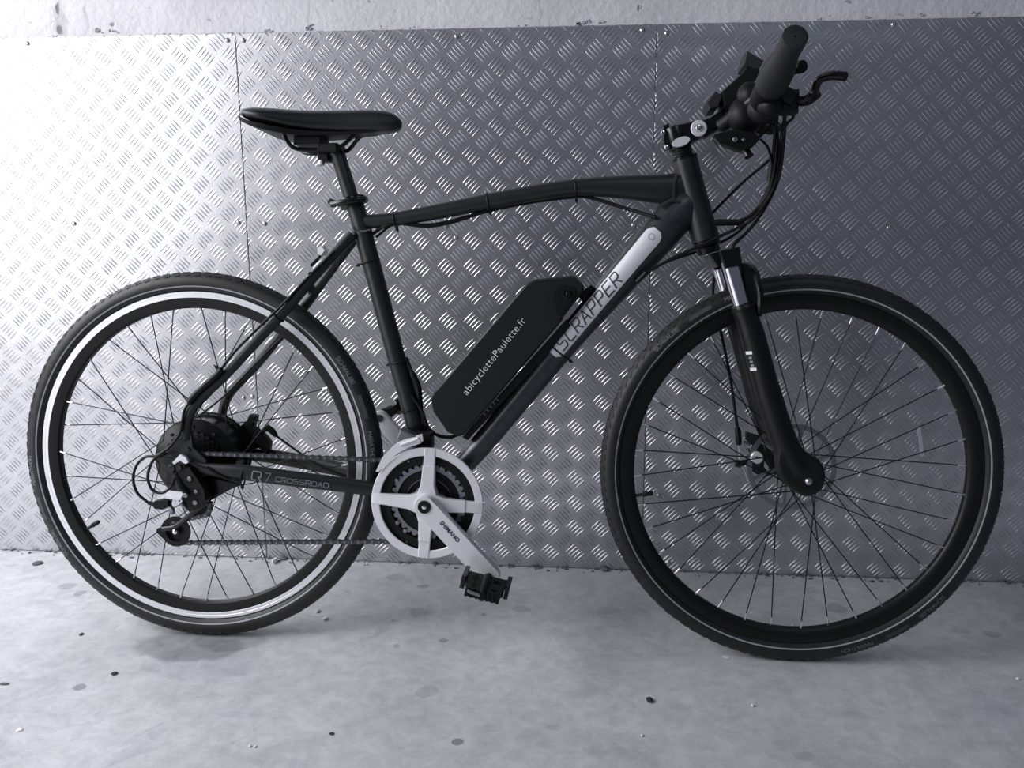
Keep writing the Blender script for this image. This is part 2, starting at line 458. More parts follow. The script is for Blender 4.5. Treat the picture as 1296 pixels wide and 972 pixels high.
b = MB(); b.add([(-4, -5, 0), (4, -5, 0), (4, .1, 0), (-4, .1, 0), (-4, -5, -.1), (4, -5, -.1), (4, .1, -.1), (-4, .1, -.1)],
                [(0, 1, 2, 3), (7, 6, 5, 4), (0, 4, 5, 1), (1, 5, 6, 2), (2, 6, 7, 3), (3, 7, 4, 0)])
o = b.build('floor', floor_mat(), smooth=False); o['kind'] = 'structure'; o['label'] = 'grey stained concrete floor'; floor = o
b = MB(); b.add([(-4, .0045, 0), (4, .0045, 0), (4, .0045, 2.7), (-4, .0045, 2.7), (-4, .15, 0), (4, .15, 0), (4, .15, 2.7), (-4, .15, 2.7)],
                [(0, 1, 2, 3), (7, 6, 5, 4), (0, 4, 5, 1), (1, 5, 6, 2), (2, 6, 7, 3), (3, 7, 4, 0)])
wall = b.build('wall_back', wall_mat(), smooth=False); wall['kind'] = 'structure'; wall['label'] = 'white rendered wall above and behind the tread plate'

PH, PX, PZ = 1.17678, 0.05694, 0.05904
SEAM1, SEAM2 = -0.61156, 0.26946


def lugs(x0, x1, ax, az, z0=.004, z1=PH):
    """raised bars of one sheet: clusters of five along each diagonal; (ax, az) = centre of one rising cluster"""
    tt = np.array([-1, -.72, -.25, .25, .72, 1.]); ln = .0152
    prof = np.array([(-1, 0.), (-.55, .8), (0, 1.), (.55, .8), (1, 0.)])
    unit = []
    for t in tt:
        w = max(.0, 1 - t * t) ** .5
        for (q, hh) in prof: unit.append((t * ln, q * .00185 * w, hh * .00115 * w))
    unit = np.array(unit); uf = []
    for i in range(5):
        for j in range(4): a = i * 5 + j; uf.append((a, a + 1, a + 6, a + 5))
    uf = np.array(uf); V = []; F = []; nV = 0
    i0 = int((x0 - ax) / PX) - 1; i1 = int((x1 - ax) / PX) + 2; k0 = int((z0 - az) / PZ) - 1; k1 = int((z1 - az) / PZ) + 2
    for i in range(i0, i1):
        for k in range(k0, k1):
            for typ in (0, 1):
                cx = ax + (i + .5 * typ) * PX; cz = az + (k + .5 * typ) * PZ
                if not (x0 - .02 < cx < x1 + .02 and z0 - .02 < cz < z1 + .02): continue
                d = np.array((.7071, .7071)) if typ == 0 else np.array((.7071, -.7071)); nn = np.array((-d[1], d[0]))
                for j in range(-2, 3):
                    px, pz = cx + nn[0] * j * .0078, cz + nn[1] * j * .0078
                    X_ = px + unit[:, 0] * d[0] + unit[:, 1] * nn[0]; Z_ = pz + unit[:, 0] * d[1] + unit[:, 1] * nn[1]
                    if X_.max() < x0 + .003 or X_.min() > x1 - .003 or Z_.max() < z0 or Z_.min() > z1: continue
                    Y_ = -unit[:, 2].copy(); X_ = np.clip(X_, x0 + .0008, x1 - .0008); Z_ = np.clip(Z_, z0, z1)
                    V.append(np.stack([X_, Y_, Z_], 1)); F.append(uf + nV); nV += len(unit)
    V = np.concatenate(V); F = np.concatenate(F)
    me = bpy.data.meshes.new('tread_bars'); me.from_pydata(V.tolist(), [], F.tolist()); me.materials.append(m_tread)
    me.polygons.foreach_set('use_smooth', [True] * len(me.polygons)); me.update(); return me


def sheet(x0, x1, ax, az):
    p = MB(); p.box(((x0 + x1) / 2, .0015, (PH + .002) / 2), (x1 - x0 - .0012, .003, PH - .002), ch=.2)
    o = p.build('tread_panel', m_tread, wall, smooth=False)
    t = link('tread_bars', lugs(x0, x1, ax, az), o); t['kind'] = 'stuff'
    return o


P0 = sheet(SEAM1 - .885, SEAM1, -.909, .8953)
P1 = sheet(SEAM1, SEAM2, .0035, .2741)
P2 = sheet(SEAM2, SEAM2 + .885, .3336, 1.1418)
sheet(SEAM2 + .8855, SEAM2 + 1.77, .3336 + .02, 1.12)
sheet(SEAM1 - 1.77, SEAM1 - .8855, -.9, .8953)
scr = MB(); scr.lathe([(.0052, .0), (.0050, -.0012), (.0036, -.0027), (.0016, -.0033), (.0012, -.0026), (0, -.0026)], (0, 0, 0), (0, 1, 0), 14)
scr_me = scr.mesh('screw', [m_screw])
for (u, v) in [(35, 55), (288, 51), (308, 51), (94, 283), (302, 282), (335, 283), (578, 46), (813, 38), (844, 42), (564.6, 285.4), (577, 301), (801.7, 285),
               (1131, 31), (319.6, 502), (308.5, 504), (833.7, 627), (1125, 288), (600, 690), (330, 690), (846, 712), (805, 708)]:
    x, z = on_wall(u, v); par = P0 if x < SEAM1 else P1 if x < SEAM2 else P2
    q = link('screw', scr_me, par); q.location = (x, 0, z)
# a strip of clear tape left on the right-hand sheet
x0, z0 = on_wall(1161, 540); x1, z1 = on_wall(1169, 577)
b = MB(); b.prism([(x0 - .002, z0), (x0 + .006, z0 + .001), (x1 + .001, z1), (x1 - .008, z1 - .001)], -.0022, -.0016)
b.build('tape_strip', mat('clear_tape', (.66, .67, .70), .45), P2, 'thin pale strip of tape on the plate')
# scraped mortar along the top edge of the sheets, grit along the foot of the wall
b = MB()
for (u, v, w) in [(70, 46, 3), (123, 41, 3.5), (140, 39, 3), (290, 42, 3), (340, 40, 5), (388, 37, 7), (392, 34, 5), (735, 31, 8), (745, 28, 5), (760, 30, 4), (1040, 24, 3),
                  (1100, 22, 4), (1170, 20, 4), (1235, 18, 5), (520, 36, 2), (660, 33, 3), (210, 44, 2.5)]:
    x, z = on_wall(u, v)
    for k in range(3):
        b.ball((x + random.uniform(-.008, .008), .004, z + random.uniform(0, .005)), w * .0006, 6, sc=(random.uniform(1, 2.2), .8, random.uniform(.6, 1.1)))
o = b.build('mortar_crumbs', mat('mortar', (.42, .42, .45), .9, 0, .5, 300), wall, smooth=False); o['kind'] = 'stuff'
b = MB(); x = -1.6
while x < 1.3:
    r = random.uniform(.0012, .0035) * (2.0 if random.random() < .06 else 1)
    b.ball((x, -random.random() ** 2 * .022 - .002, r * .5), r, 6, sc=(random.uniform(.8, 2), 1, .7)); x += random.expovariate(1 / .012)
o = b.build('floor_grit', mat('dark_grit', (.16, .16, .17), .9), floor, smooth=False); o['kind'] = 'stuff'


# ------------------------------------------------------------------ bicycle
bike = empty('bicycle'); bike.matrix_world = BM
bike['label'] = 'matt black electric hybrid bicycle leaning against the tread plate wall'; bike['category'] = 'bicycle'
LAT = (0, 1, 0)
BB = Vector((.4445, 0, .290))


def xs(L): return [X(*p) for p in L]


# ---- frame
fr = empty('frame', bike)
HT, HB = X(866, 201), X(893, 304); hd = (HB - HT).normalized(); HL = (HB - HT).length
b = MB(); b.lathe([(.0185, -.001), (.0222, 0), (.0224, .012), (.0222, HL * .35), (.0232, HL * .7), (.0246, HL * .93), (.0246, HL), (.019, HL + .001)], HT, hd, 32)
b.build('head_tube', m_frame, fr)
dt_px = [(599.5, 574), (660, 502.5), (717, 433), (790, 348), (833, 298), (862, 266)]
dt = [BB] + xs([(u, v) for u, v in dt_px]) + [HT.lerp(HB, .55)]
dtr = [.0195, .0208, .0218, .0238, .0295, (.0335, .030), (.0335, .026), (.028, .0195)]
dtr = [r if isinstance(r, tuple) else (r, r) for r in dtr]


def resample(P, Rr, n=6):
    q = smoothpath([Vector((*p,)) for p in P], n); ra = smoothpath([Vector((r[0], r[1], 0)) for r in Rr], n)
    return q, [(a.x, a.y) for a in ra]


q, rr = resample(dt, dtr); b = MB(); b.tube(q, rr, 28, lat=LAT); b.build('down_tube', m_satin, fr)
DTQ, DTR = q, rr
tt = xs([(462, 281), (500, 277.5), (560, 267), (618, 255.2), (675, 245), (728, 237.5), (788, 237), (842, 239.5)]) + [HT.lerp(HB, .33)]
ttr = [(.0128, .013), (.0123, .014), (.0135, .015), (.0138, .016), (.0142, .017), (.0148, .018), (.0200, .018), (.0258, .018), (.0255, .017)]
q, rr = resample(tt, ttr); b = MB(); b.tube(q, rr, 24, lat=LAT, ex=.8); b.build('top_tube', m_frame, fr)
st = [X(448, 256), X(459, 293), X(502.5, 456), X(529, 548), BB]
b = MB(); b.tube(st, [.0165, .0168, .0168, .0175, .0178], 24); b.build('seat_tube', m_frame, fr)
b = MB(); b.disc(BB, .022, .074, n=28); b.build('bottom_bracket_shell', m_frame, fr)
ss = [(.3020, -.014, .7665), (*X(397.5, 349.5, -.034),), (*X(363.6, 389.6, -.045),), (*X(323.5, 433, -.055),), (*X(286.4, 473, -.064),), (*X(257, 501, -.070),), (*X(244, 517, -.073),), (*X(237.5, 534, -.074),), (*X(235.5, 556, -.074),)]
for sg in (1, -1):
    q = smoothpath([(p[0], p[1] * sg, p[2]) for p in ss], 5)
    MB().tube(q, [.0098 - .0012 * (i / len(q)) for i in range(len(q))], 14).build('seat_stay', m_frame, fr)
cs = [X(230, 585, -.074), X(262, 593.5, -.074), X(311, 598.3, -.072), X(376, 606.5, -.062), X(437, 614, -.048), Vector((.40, -.030, .296))]
csr = [(.0085, .006), (.0115, .0085), (.0140, .009), (.0142, .009), (.0135, .010), (.0135, .011)]
for sg in (1, -1):
    q, rr = resample([(p[0], p[1] * sg, p[2]) for p in cs], csr); MB().tube(q, rr, 18, lat=LAT, ex=.8).build('chain_stay', m_frame, fr)
for sg in (1, -1):
    y = -.074 * sg
    pl = [X(*p, -.074) for p in [(229, 548), (243, 548), (245, 566), (262, 582), (262, 602), (244, 606), (226, 611), (218, 617), (211, 610), (212, 590), (208, 580), (214, 566)]]
    MB().prism([(p.x, p.z) for p in pl], y - .0035, y + .0035, ch=.0012).build('dropout', m_frame, fr)
b = MB()
c = X(866, 238)
for k in range(26):   # weld beads round the tube joints at the head tube
    t = k / 25; p = X(857 - 4 * math.sin(t * PI * .9), 222 + 36 * t, -.0195 + .004 * abs(t - .5)); b.ball(p, .0030, 8, sc=(1, .8, .8))
b.build('weld_bead', m_frame, fr); b = MB()
for k in range(22):
    t = k / 21; p = X(838 + 22 * t, 262 - 6 * t - 4 * math.sin(t * PI), -.0240); b.ball(p, .0028, 8, sc=(1, .8, .8))
b.build('weld_bead', m_frame, fr); b = MB()
for k in range(14):
    t = k / 13; p = X(447 + 21 * t, 288 + 3 * t + 3 * math.sin(PI * t), -.0155); b.ball(p, .0022, 8)
b.build('weld_bead', m_frame, fr)
b = MB(); b.tube([X(395, 366, -.036), X(392, 366, 0), X(384, 366, .036)], .007, 10); b.build('seat_stay_bridge', m_frame, fr)
b = MB(); b.tube([(.345, -.030, .301), (.345, .030, .301)], .008, 10); b.build('chain_stay_bridge', m_frame, fr)
# bosses and guides
for (u, v, ly) in [(393, 346.5, -.044), (238, 569, -.079), (230, 556, -.079)]: MB().disc(X(u, v, ly), .0038, .006, n=12).build('mount_boss', m_dark, fr)

# silver name strip wrapped on the down tube, and its lettering
dA, dB = X(699, 449, -.026), X(832, 291, -.031); dd = dB - dA; dL = dd.length; dd.normalize()


def tube_at(p):
    best = min(range(len(DTQ)), key=lambda i: (DTQ[i] - Vector((p.x, 0, p.z))).length)
    return best


def on_dt(s, t, lift=.0006):
    """s along the strip from its low end, t across the tube (arc metres, + towards the upper edge)"""
    c0, c1 = DTQ[8], DTQ[-8]
    # centre line position whose axial coordinate matches
    base = dA + dd * s; target = base.dot(dd); i = 0
    while i < len(DTQ) - 2 and DTQ[i + 1].dot(dd) < target: i += 1
    f = (target - DTQ[i].dot(dd)) / max(1e-6, (DTQ[i + 1] - DTQ[i]).dot(dd)); C = DTQ[i].lerp(DTQ[i + 1], f)
    ra = DTR[i][0] * (1 - f) + DTR[i + 1][0] * f; rb = DTR[i][1] * (1 - f) + DTR[i + 1][1] * f
    T = (DTQ[i + 1] - DTQ[i]).normalized(); U = Vector((-T.z, 0, T.x))
    off = (Vector((base.x, 0, base.z)) - C).dot(U)          # how far the strip's centre line sits above the tube's centre line
    a0 = math.asin(max(-.9, min(.9, off / ra))); a = a0 + t / ((ra + rb) / 2)
    return C + U * ((ra + lift) * math.sin(a)) + Vector((0, -1, 0)) * ((rb + lift) * math.cos(a))


b = MB(); nS, nT = 44, 8; vs = []; HWD = .0158
for i in range(nS + 1):
    s = dL * i / nS
    e = min(s, dL - s); hw = HWD * (1 if e > .012 else .45 + .55 * math.sin(min(1, e / .012) * PI / 2))
    for j in range(nT + 1): vs.append(on_dt(s, -hw + 2 * hw * j / nT))
fs = [(i * (nT + 1) + j, i * (nT + 1) + j + 1, (i + 1) * (nT + 1) + j + 1, (i + 1) * (nT + 1) + j) for i in range(nS) for j in range(nT)]
b.add(vs, [f[::-1] for f in fs]); b.build('name_strip', m_decal, fr, 'silver strip reading SCRAPPER along the down tube')
b, _ = strokes('SCRAPPER', lambda s, t: on_dt(dL * .352 + s, t + .0005, .0013), .0215, .62, 1.75, 1.0, .26)
b.build('strip_lettering', m_ink, fr, 'dark letters SCRAPPER', smooth=False)
b = MB(); c = []
for k in range(25):
    a = 2 * PI * k / 24; c.append([on_dt(dL * .945 + r * math.cos(a), r * math.sin(a), .001) for r in (.0046, .0055)])
for k in range(24): b.add([c[k][0], c[k][1], c[k + 1][1], c[k + 1][0]], [(0, 1, 2, 3)])
b.build('round_emblem', m_greyp, fr, 'small grey ring emblem at the top of the strip', smooth=False)
# lettering on the chain stay
cA, cB = X(315, 601, -.0815), X(415, 613, -.070); cdv = (cB - cA); cl = cdv.length; cdv.normalize(); cup = Vector((-cdv.z, 0, cdv.x)).normalized()
yb = -.0815


def on_cs(s, t):
    p = cA + cdv * s + cup * t; i = min(1, max(0, s / cl)); return Vector((p.x, -.0828 + .0095 * i ** .9 - .0, p.z))


b, _ = strokes('Q', lambda s, t: on_cs(.0145 + s, t), .0158, .8, 1.5, 1.0, .05); b2, _ = strokes('7', lambda s, t: on_cs(.0345 + s, t), .0150, .45, 1.5, .9, .05)
b.add(b2.v, b2.f); b2, _ = strokes('CROSSROAD', lambda s, t: on_cs(.097 + s, t - .0015), .0082, .75, 1.8, 1.55, .0); b.add(b2.v, b2.f)
b.build('stay_lettering', m_greyp, fr, 'grey lettering Q7 CROSSROAD on the chain stay', smooth=False)

# ---- wheels
RB = .330; rt_ = .019


def make_wheel(cx, rear):
    w = empty('wheel', bike, 'rear wheel with silver brake track and black hub motor' if rear else 'front wheel with all black rim and slim hub')
    w.location = (cx, 0, R)
    b = MB(); pr = []
    for k in range(29):
        a = math.radians(-146 + 292 * k / 28); pr.append((RB + rt_ * math.cos(a), rt_ * math.sin(a)))
    b.lathe(pr, (0, 0, 0), n=120, capped=False); b.build('tire', m_rub, w)
    b = MB(); N = 110   # tread: zigzag shoulder blocks and centre blocks
    for k in range(N):
        a = 2 * PI * k / N
        for (da, lat, wa, wl) in ((0, -.0128, .0088, .0062), (.5, .0128, .0088, .0062), (.25, -.0045, .0125, .0040), (.75, .0045, .0125, .0040)):
            t = a + da * 2 * PI / N; al = math.asin(lat / rt_); rad = RB + (rt_ - .0001)*1.0 * math.cos(al)
            e = Vector((math.cos(t), 0, math.sin(t))); tg = Vector((-math.sin(t), 0, math.cos(t)))
            nrm = e * math.cos(al) + Vector((0, math.sin(al), 0)); bt = nrm.cross(tg)
            Rm = Matrix((tg * 1.0, bt, nrm)).transposed()
            sk = Matrix.Rotation(.35 * (1 if lat < 0 else -1), 3, 'Z')
            b.box(e * rad + Vector((0, lat, 0)), (wa, wl, .0014), Rm @ sk, ch=.1)
    o = b.build('tread_blocks', m_rub, w, smooth=False); o['kind'] = 'stuff'
    for sg in (-1, 1):
        b = MB(); pr = []
        for k in range(4):
            a = math.radians(108 + 7.5 * k / 3) * sg; pr.append((RB + (rt_ + .0004) * math.cos(a), (rt_ + .0004) * math.sin(a)))
        b.lathe(pr, (0, 0, 0), n=120, capped=False); b.build('reflective_stripe', m_stripe, w)
    # lettering on the side wall, twice round
    def side(ang0):
        def fn(s, t):
            a = ang0 - s / .331; q = math.radians(76) - t / rt_
            return Vector(((RB + (rt_ + .0006) * math.cos(q)) * math.cos(a), -(rt_ + .0006) * math.sin(q), (RB + (rt_ + .0006) * math.cos(q)) * math.sin(a)))
        return fn
    off = math.radians(255.5 if rear else 0)
    for h in (0, PI):
        for (word, am) in (('SCHWALBE', -44.6), ('MARATHON', -70.2)):
            bb, ln = strokes(word, side(math.radians(am) + off + h), .0065, 1.15, 1.5, 1.28); bb.build('tire_lettering', m_tprint, w, 'grey raised tyre lettering ' + word, smooth=False)
        b = MB(); f = side(math.radians(-57.2) + off + h)
        for k in range(8):
            s0, s1 = -.022 + .0055 * k, -.022 + .0055 * (k + 1); b.add([f(s0, -.0035), f(s1, -.0035), f(s1, .0035), f(s0, .0035)], [(0, 1, 2, 3)])
        b.build('tire_patch', m_tpatch, w, 'grey block on the tyre wall', smooth=False)
    # rim
    b = MB(); ri = .2825 if rear else .2885
    b.lathe([(ri, -.005), (ri + .003, -.0085), (.302, -.0118), (.3135, -.0122), (.3150, -.0110), (.311, -.009), (.306, 0), (.311, .009), (.3150, .0110), (.3135, .0122), (.302, .0118), (ri + .003, .0085), (ri, .005)],
            (0, 0, 0), n=120, closed=True); b.build('rim', m_rim, w)
    if rear:
        for sg in (-1, 1): b = MB(); b.lathe([(.3018, .0120 * sg), (.3022, .0126 * sg), (.3072, .01265 * sg), (.3076, .0123 * sg), (.3080, .01265 * sg), (.3128, .0128 * sg), (.3134, .0122 * sg)], (0, 0, 0), n=120, capped=False); b.build('brake_track', m_track, w, 'bright machined silver rim track')
    # spokes: one mesh for each of the four kinds, turned about the axle
    a00, fl, fr_, dl = (8.9, .031, .0700, math.radians(50)) if rear else (3.4, .030, .0275, math.radians(74))
    kinds = {}
    for near in (0, 1):
        for sg in (-1, 1):
            y = -fl if near else fl; h = Vector((fr_ * math.cos(sg * dl), y, fr_ * math.sin(sg * dl))); e = Vector((ri + .004, (-.003 if near else .003), 0))
            b = MB(); b.tube([h, e], .00105, 6, 0); b.tube([e.lerp(h, .062), e.lerp(h, .0)], [.0017, .0022], 8, 1); kinds[near, sg] = b.mesh('spoke', [m_spoke, m_nip])
    for k in range(36):
        near = k % 2; m4 = k % 4
        sg = (-1 if m4 in (3, 0) else 1) if rear else (-1 if m4 in (1, 2) else 1)
        o = link('spoke', kinds[near, sg], w); o.rotation_euler = (0, -math.radians(a00 + 10 * k), 0)
    # valve
    va = math.radians(211.7 if rear else 190.3); d = -Vector((math.cos(va), 0, math.sin(va)))
    b = MB(); r0 = -d * (ri + .002); b.tube([r0, r0 + d * .016], .0030, 10, 1); b.tube([r0 + d * .014, r0 + d * .017, r0 + d * .031, r0 + d * .033], [.003, .0046, .0042, .003], 10, 0)
    b.build('valve_stem', [m_blk, m_dark], w)
    b = MB()
    if rear:
        b.lathe([(.006, -.030), (.030, -.031), (.036, -.035), (.060, -.034), (.0735, -.030), (.0785, -.0295), (.0785, -.0265), (.074, -.026), (.074, .026), (.0785, .0265), (.0785, .0295), (.0735, .030), (.045, .040), (.006, .040)], (0, 0, 0), n=64)
        b.build('hub_motor', m_gloss, w, 'glossy black hub motor')
        b = MB(); b.disc((0, 0, 0), .0030, .004, n=10); mbm = b.mesh('motor_bolt', [m_dark])
        for k in range(9): a = 2 * PI * k / 9 + .2; link('motor_bolt', mbm, w).location = (.064 * math.cos(a), -.0345, .064 * math.sin(a))
        b = MB()   # freewheel sprockets
        for k, rs in enumerate((.056, .051, .046, .041, .036, .031, .027)):
            y = -.040 - .0050 * k; nt = int(rs / .0021 / .95); pl = []
            for i in range(nt):
                for (f, r_) in ((0, rs - .003), (.3, rs + .001), (.55, rs + .001), (.8, rs - .003)): a = 2 * PI * (i + f) / nt; pl.append((r_ * math.cos(a), r_ * math.sin(a)))
            b.prism(pl, y - .001, y + .001)
        b.disc((0, -.058, 0), .020, .046, n=24); b.build('freewheel', m_dark, w, 'dark freewheel sprockets', smooth=False)
        b = MB(); b.tube([(0, -.098, 0), (0, .098, 0)], .0058, 12)
        for sg in (-1, 1):
            pl = [(.0115 * math.cos(PI / 3 * k), .0115 * math.sin(PI / 3 * k)) for k in range(6)]; b.prism(pl, sg * .086 - .006, sg * .086 + .006, ch=.001)
        b.build('axle', m_frame, w)
        # rotor of the rear disc brake
    else:
        b.lathe([(.006, -.050), (.013, -.048), (.0135, -.036), (.0305, -.0325), (.0310, -.0275), (.016, -.024), (.0135, 0), (.016, .024), (.0310, .0275), (.0305, .0325), (.0135, .036), (.013, .048), (.006, .050)], (0, 0, 0), n=40)
        b.build('hub', m_gloss, w)
        b = MB(); b.tube([(0, -.078, 0), (0, .078, 0)], .0048, 12); b.build('axle', m_dark, w)
    b = MB(); y = .042; rr0 = .080   # disc rotor: outer ring, arms, carrier
    b.lathe([(rr0 - .009, y - .0009), (rr0, y - .0009), (rr0, y + .0009), (rr0 - .009, y + .0009)], (0, 0, 0), n=60, closed=True)
    for k in range(6):
        a = 2 * PI * k / 6; b.tube([(.020 * math.cos(a), y, .020 * math.sin(a)), (.045 * math.cos(a + .28), y, .045 * math.sin(a + .28)), (.072 * math.cos(a + .35), y, .072 * math.sin(a + .35))], [(.004, .0009)] * 3, 8, lat=LAT)
    b.lathe([(.012, y - .001), (.026, y - .001), (.026, y + .001), (.012, y + .001)], (0, 0, 0), n=32, closed=True)
    b.build('brake_rotor', m_steel if not rear else m_dark, w, 'thin steel brake disc')
    return w


make_wheel(0, True)
make_wheel(WB, False)

# ---- suspension fork
fk = empty('fork', bike)
b = MB(); b.lathe([(.019, .0), (.0235, .001), (.0235, .010), (.0205, .0125), (.0205, .022), (.017, .024)], HB, hd, 32); b.build('lower_headset', m_gloss, fk, 'polished lower headset cup')
sd = (X(998, 567, -.06) - X(941, 391, -.06)).normalized()
for sg in (-1, 1):
    def Q(u, v, sg=sg):
        p = X(u, v, -.060); return Vector((p.x, p.y * -sg, p.z))
    MB().tube([Q(922.5, 330), Q(940, 392)], .0138, 24).build('stanchion', m_chrome, fk, 'chrome stanchion tube')
    leg = [Q(938.5, 384), Q(941, 391.5), Q(951, 420), Q(973, 500), Q(989, 550), Q(1001, 577), Q(1014, 598)]
    b = MB(); b.tube(smoothpath(leg, 4), [x for p in zip([.0180, .0200, .0212, .0222, .0228, .0226, .0205], [0] * 7) for x in [p[0]] * 4][:25], 24)
    lug = [Q(*p) for p in [(984, 560), (1006, 556), (1016, 569), (1034, 580), (1041, 594), (1041, 608), (1033, 621), (1017, 626), (1002, 619), (986, 603), (981, 583)]]; lug = [p for p in smoothpath(lug + lug[:1], 4)][:-1]
    y0, y1 = (-.0790, -.044) if sg < 0 else (.044, .0790)
    b.prism([(p.x, p.z) for p in lug], y0, y1, ch=.003)
    o = b.build('fork_leg', m_fork, fk, angle=180); rm = o.modifiers.new('cast', 'REMESH'); rm.mode = 'VOXEL'; rm.voxel_size = .0026; rm.use_smooth_shade = True
    sm = o.modifiers.new('soften', 'SMOOTH'); sm.factor = .5; sm.iterations = 14
    MB().tube([Q(940.5, 389.5), Q(941.5, 393)], [.0205, .0205], 24).build('dust_seal', m_blk, fk)
    a = Q(1020, 606); b = MB(); b.lathe([(0, -.006), (.0035, -.0055), (.006, -.003), (.0065, 0)], a + Vector((0, .0788 * sg - a.y, 0)), (0, -sg, 0), 16); b.build('axle_end', m_screw, fk)
b = MB()
def CR(u, v): p = X(u, v, -.060); return (p.x, p.z)
b.prism([CR(*p) for p in [(909, 318), (934, 312), (938, 336), (916, 341)]], -.078, -.042, ch=.003)
b.prism([CR(*p) for p in [(909, 318), (934, 312), (938, 336), (916, 341)]], .042, .078, ch=.003)
b.prism([CR(*p) for p in [(900, 322), (926, 313), (930, 330), (910, 338)]], -.045, .045, ch=.003)
b.build('fork_crown', m_gloss, fk)
b = MB(); ar = []
for (u, v, ly) in [(951, 400, -.060), (954, 378, -.060), (950, 352, -.056), (946, 340, -.040), (945, 336, 0), (945, 336.5, .020), (944, 340, .040), (945, 352, .056), (947, 378, .060), (946, 400, .060)]:
    p = X(u, v, -.060); ar.append((p.x + .010, ly, p.z))
b.tube(smoothpath(ar, 4), [(.010, .007)] * (9 * 4 + 1), 12, lat=(.3, 0, 1))
pl = [X(*p, -.060) for p in [(936, 331), (946, 333), (953, 345), (957, 365), (959, 388), (945, 392), (942, 362)]]
for y0 in (-.062, .038): b.prism([(p.x, p.z) for p in pl], y0, y0 + .024, ch=.004)
b.build('fork_brace', m_fork, fk)
# white marks on the near leg
b = MB()
def on_leg(u, v):
    p = X(u, v, -.060); a = X(941, 391, -.060); ax = (X(989, 550, -.060) - a).normalized(); c = a + ax * (p - a).dot(ax); off = (p - c); d = min(.019, off.length)
    o_ = math.sqrt(.0222 ** 2 - d * d); return Vector((p.x, -.060 - o_, p.z))
for (u, v) in [(945.5, 446), (951, 466.5)]: b.add([on_leg(*p) for p in [(u - 3.6, v - 1.6), (u + 3.2, v - 2.6), (u + 4, v + 1.2), (u - 2.8, v + 2.2)]], [(0, 1, 2, 3)])
b.build('fork_mark', m_white, fk, 'small white marks on the fork leg', smooth=False)
b = MB()
for (u, v) in [(947.2, 452), (948.4, 457), (949.8, 461.5)]: b.add([on_leg(*p) for p in [(u - 1.8, v - 1.2), (u + 1.6, v - 1.6), (u + 2, v + 1.0), (u - 1.4, v + 1.4)]], [(0, 1, 2, 3)])
b.build('fork_mark', m_greyp, fk, smooth=False)

# ---- front brake caliper
fc = empty('brake_caliper', bike, 'front disc brake caliper with silver adjuster')
def KP(u, v, ly=.055): return X(u, v, ly)
b = MB(); pl = [KP(*p) for p in [(944, 546), (962, 552), (968, 566), (966, 590), (974, 600), (966, 604), (950, 596), (945, 580), (953, 565), (943, 556)]]
b.prism([(p.x, p.z) for p in pl], .046, .064, ch=.002); b.build('caliper_body', m_dark, fc)
b = MB(); b.disc(KP(957.7, 579, .040), .0115, .010, n=24); b.build('adjuster_knob', m_silver, fc, 'round silver adjuster')
b = MB(); b.disc(KP(957.7, 579, .034), .002, .004, n=10); b.build('adjuster_socket', m_ink, fc)
b = MB(); b.tube([KP(936, 587), KP(946, 585), KP(962, 588)], [.006, .0045, .004], 10); b.tube([KP(931, 586), KP(938, 588)], .0068, 10); b.build('actuator_arm', m_dark, fc)
b = MB(); b.tube([KP(941, 560), KP(950, 562)], .004, 10); b.tube([KP(957, 560), KP(962, 567)], .005, 10); b.tube([KP(946, 568), KP(948, 574)], .0035, 8)
b.build('caliper_bolt', m_steel, fc, 'steel fixing bolts')
b = MB(); b.tube([KP(940, 592), KP(944, 600), KP(946.5, 609)], .0012, 6); b.build('wire_end', m_nip, fc)
b = MB(); pl = [KP(*p) for p in [(950, 510), (962, 512), (975, 560), (985, 600), (976, 600), (966, 570)]]; b.prism([(p.x, p.z) for p in pl], .052, .068, ch=.002); b.build('caliper_mount', m_fork, fc)

# ---- rear brake caliper
rc = empty('brake_caliper', bike, 'rear disc brake caliper by the hub motor')
b = MB(); pl = [X(*p, .060) for p in [(304, 540), (315, 531), (318, 524), (326, 526), (322, 540), (337, 552), (343, 560), (341, 572), (330, 566), (316, 570), (306, 562)]]
b.prism([(p.x, p.z) for p in pl], .048, .072, ch=.002); b.build('caliper_body', m_blk, rc)
b = MB(); b.tube([X(317, 540, .06), X(320, 524, .06)], [.005, .004], 10); b.tube([X(326, 552, .06), X(339, 541, .06)], .0045, 10); b.build('actuator_arm', m_dark, rc)
b = MB(); b.tube([X(337, 540, .06), X(345, 546, .06), X(350, 552, .06)], [.0065, .0065, .004], 10); b.build('cable_boot', m_blk, rc)
b = MB(); b.tube([X(333, 568, .06), X(336, 556, .06)], .0045, 8); b.build('caliper_bolt', m_dark, rc)

# ---- handlebar, stem
stm = empty('stem', bike, 'black adjustable stem with silver pivot ring')
b = MB()
for k in range(4):
    c = HT - hd * (.0015 + .0048 * k); b.lathe([(.014, -.002), (.0170, -.002), (.0176, -.0008), (.0170, .0018), (.014, .0018)], c, hd, 28)
b.lathe([(.0235, 0), (.0235, -.003), (.020, -.0055), (.014, -.006)], HT + hd * .001, hd, 28)
b.build('headset_spacer', m_gloss, stm)
SA, SB = X(860.5, 189), X(851, 156); sd2 = (SB - SA).normalized()
b = MB(); b.lathe([(.012, 0), (.0185, 0), (.0195, .003), (.0195, .036), (.0185, .0385), (.012, .0395), (0, .0395)], SA, sd2, 28)
pl = [X(*p) for p in [(838, 161), (846, 157), (848, 190), (841, 189), (838.5, 180)]]; b.prism([(p.x, p.z) for p in pl], -.013, .013, ch=.002); b.build('steerer_clamp', m_gloss, stm)
PV = X(882.7, 165)
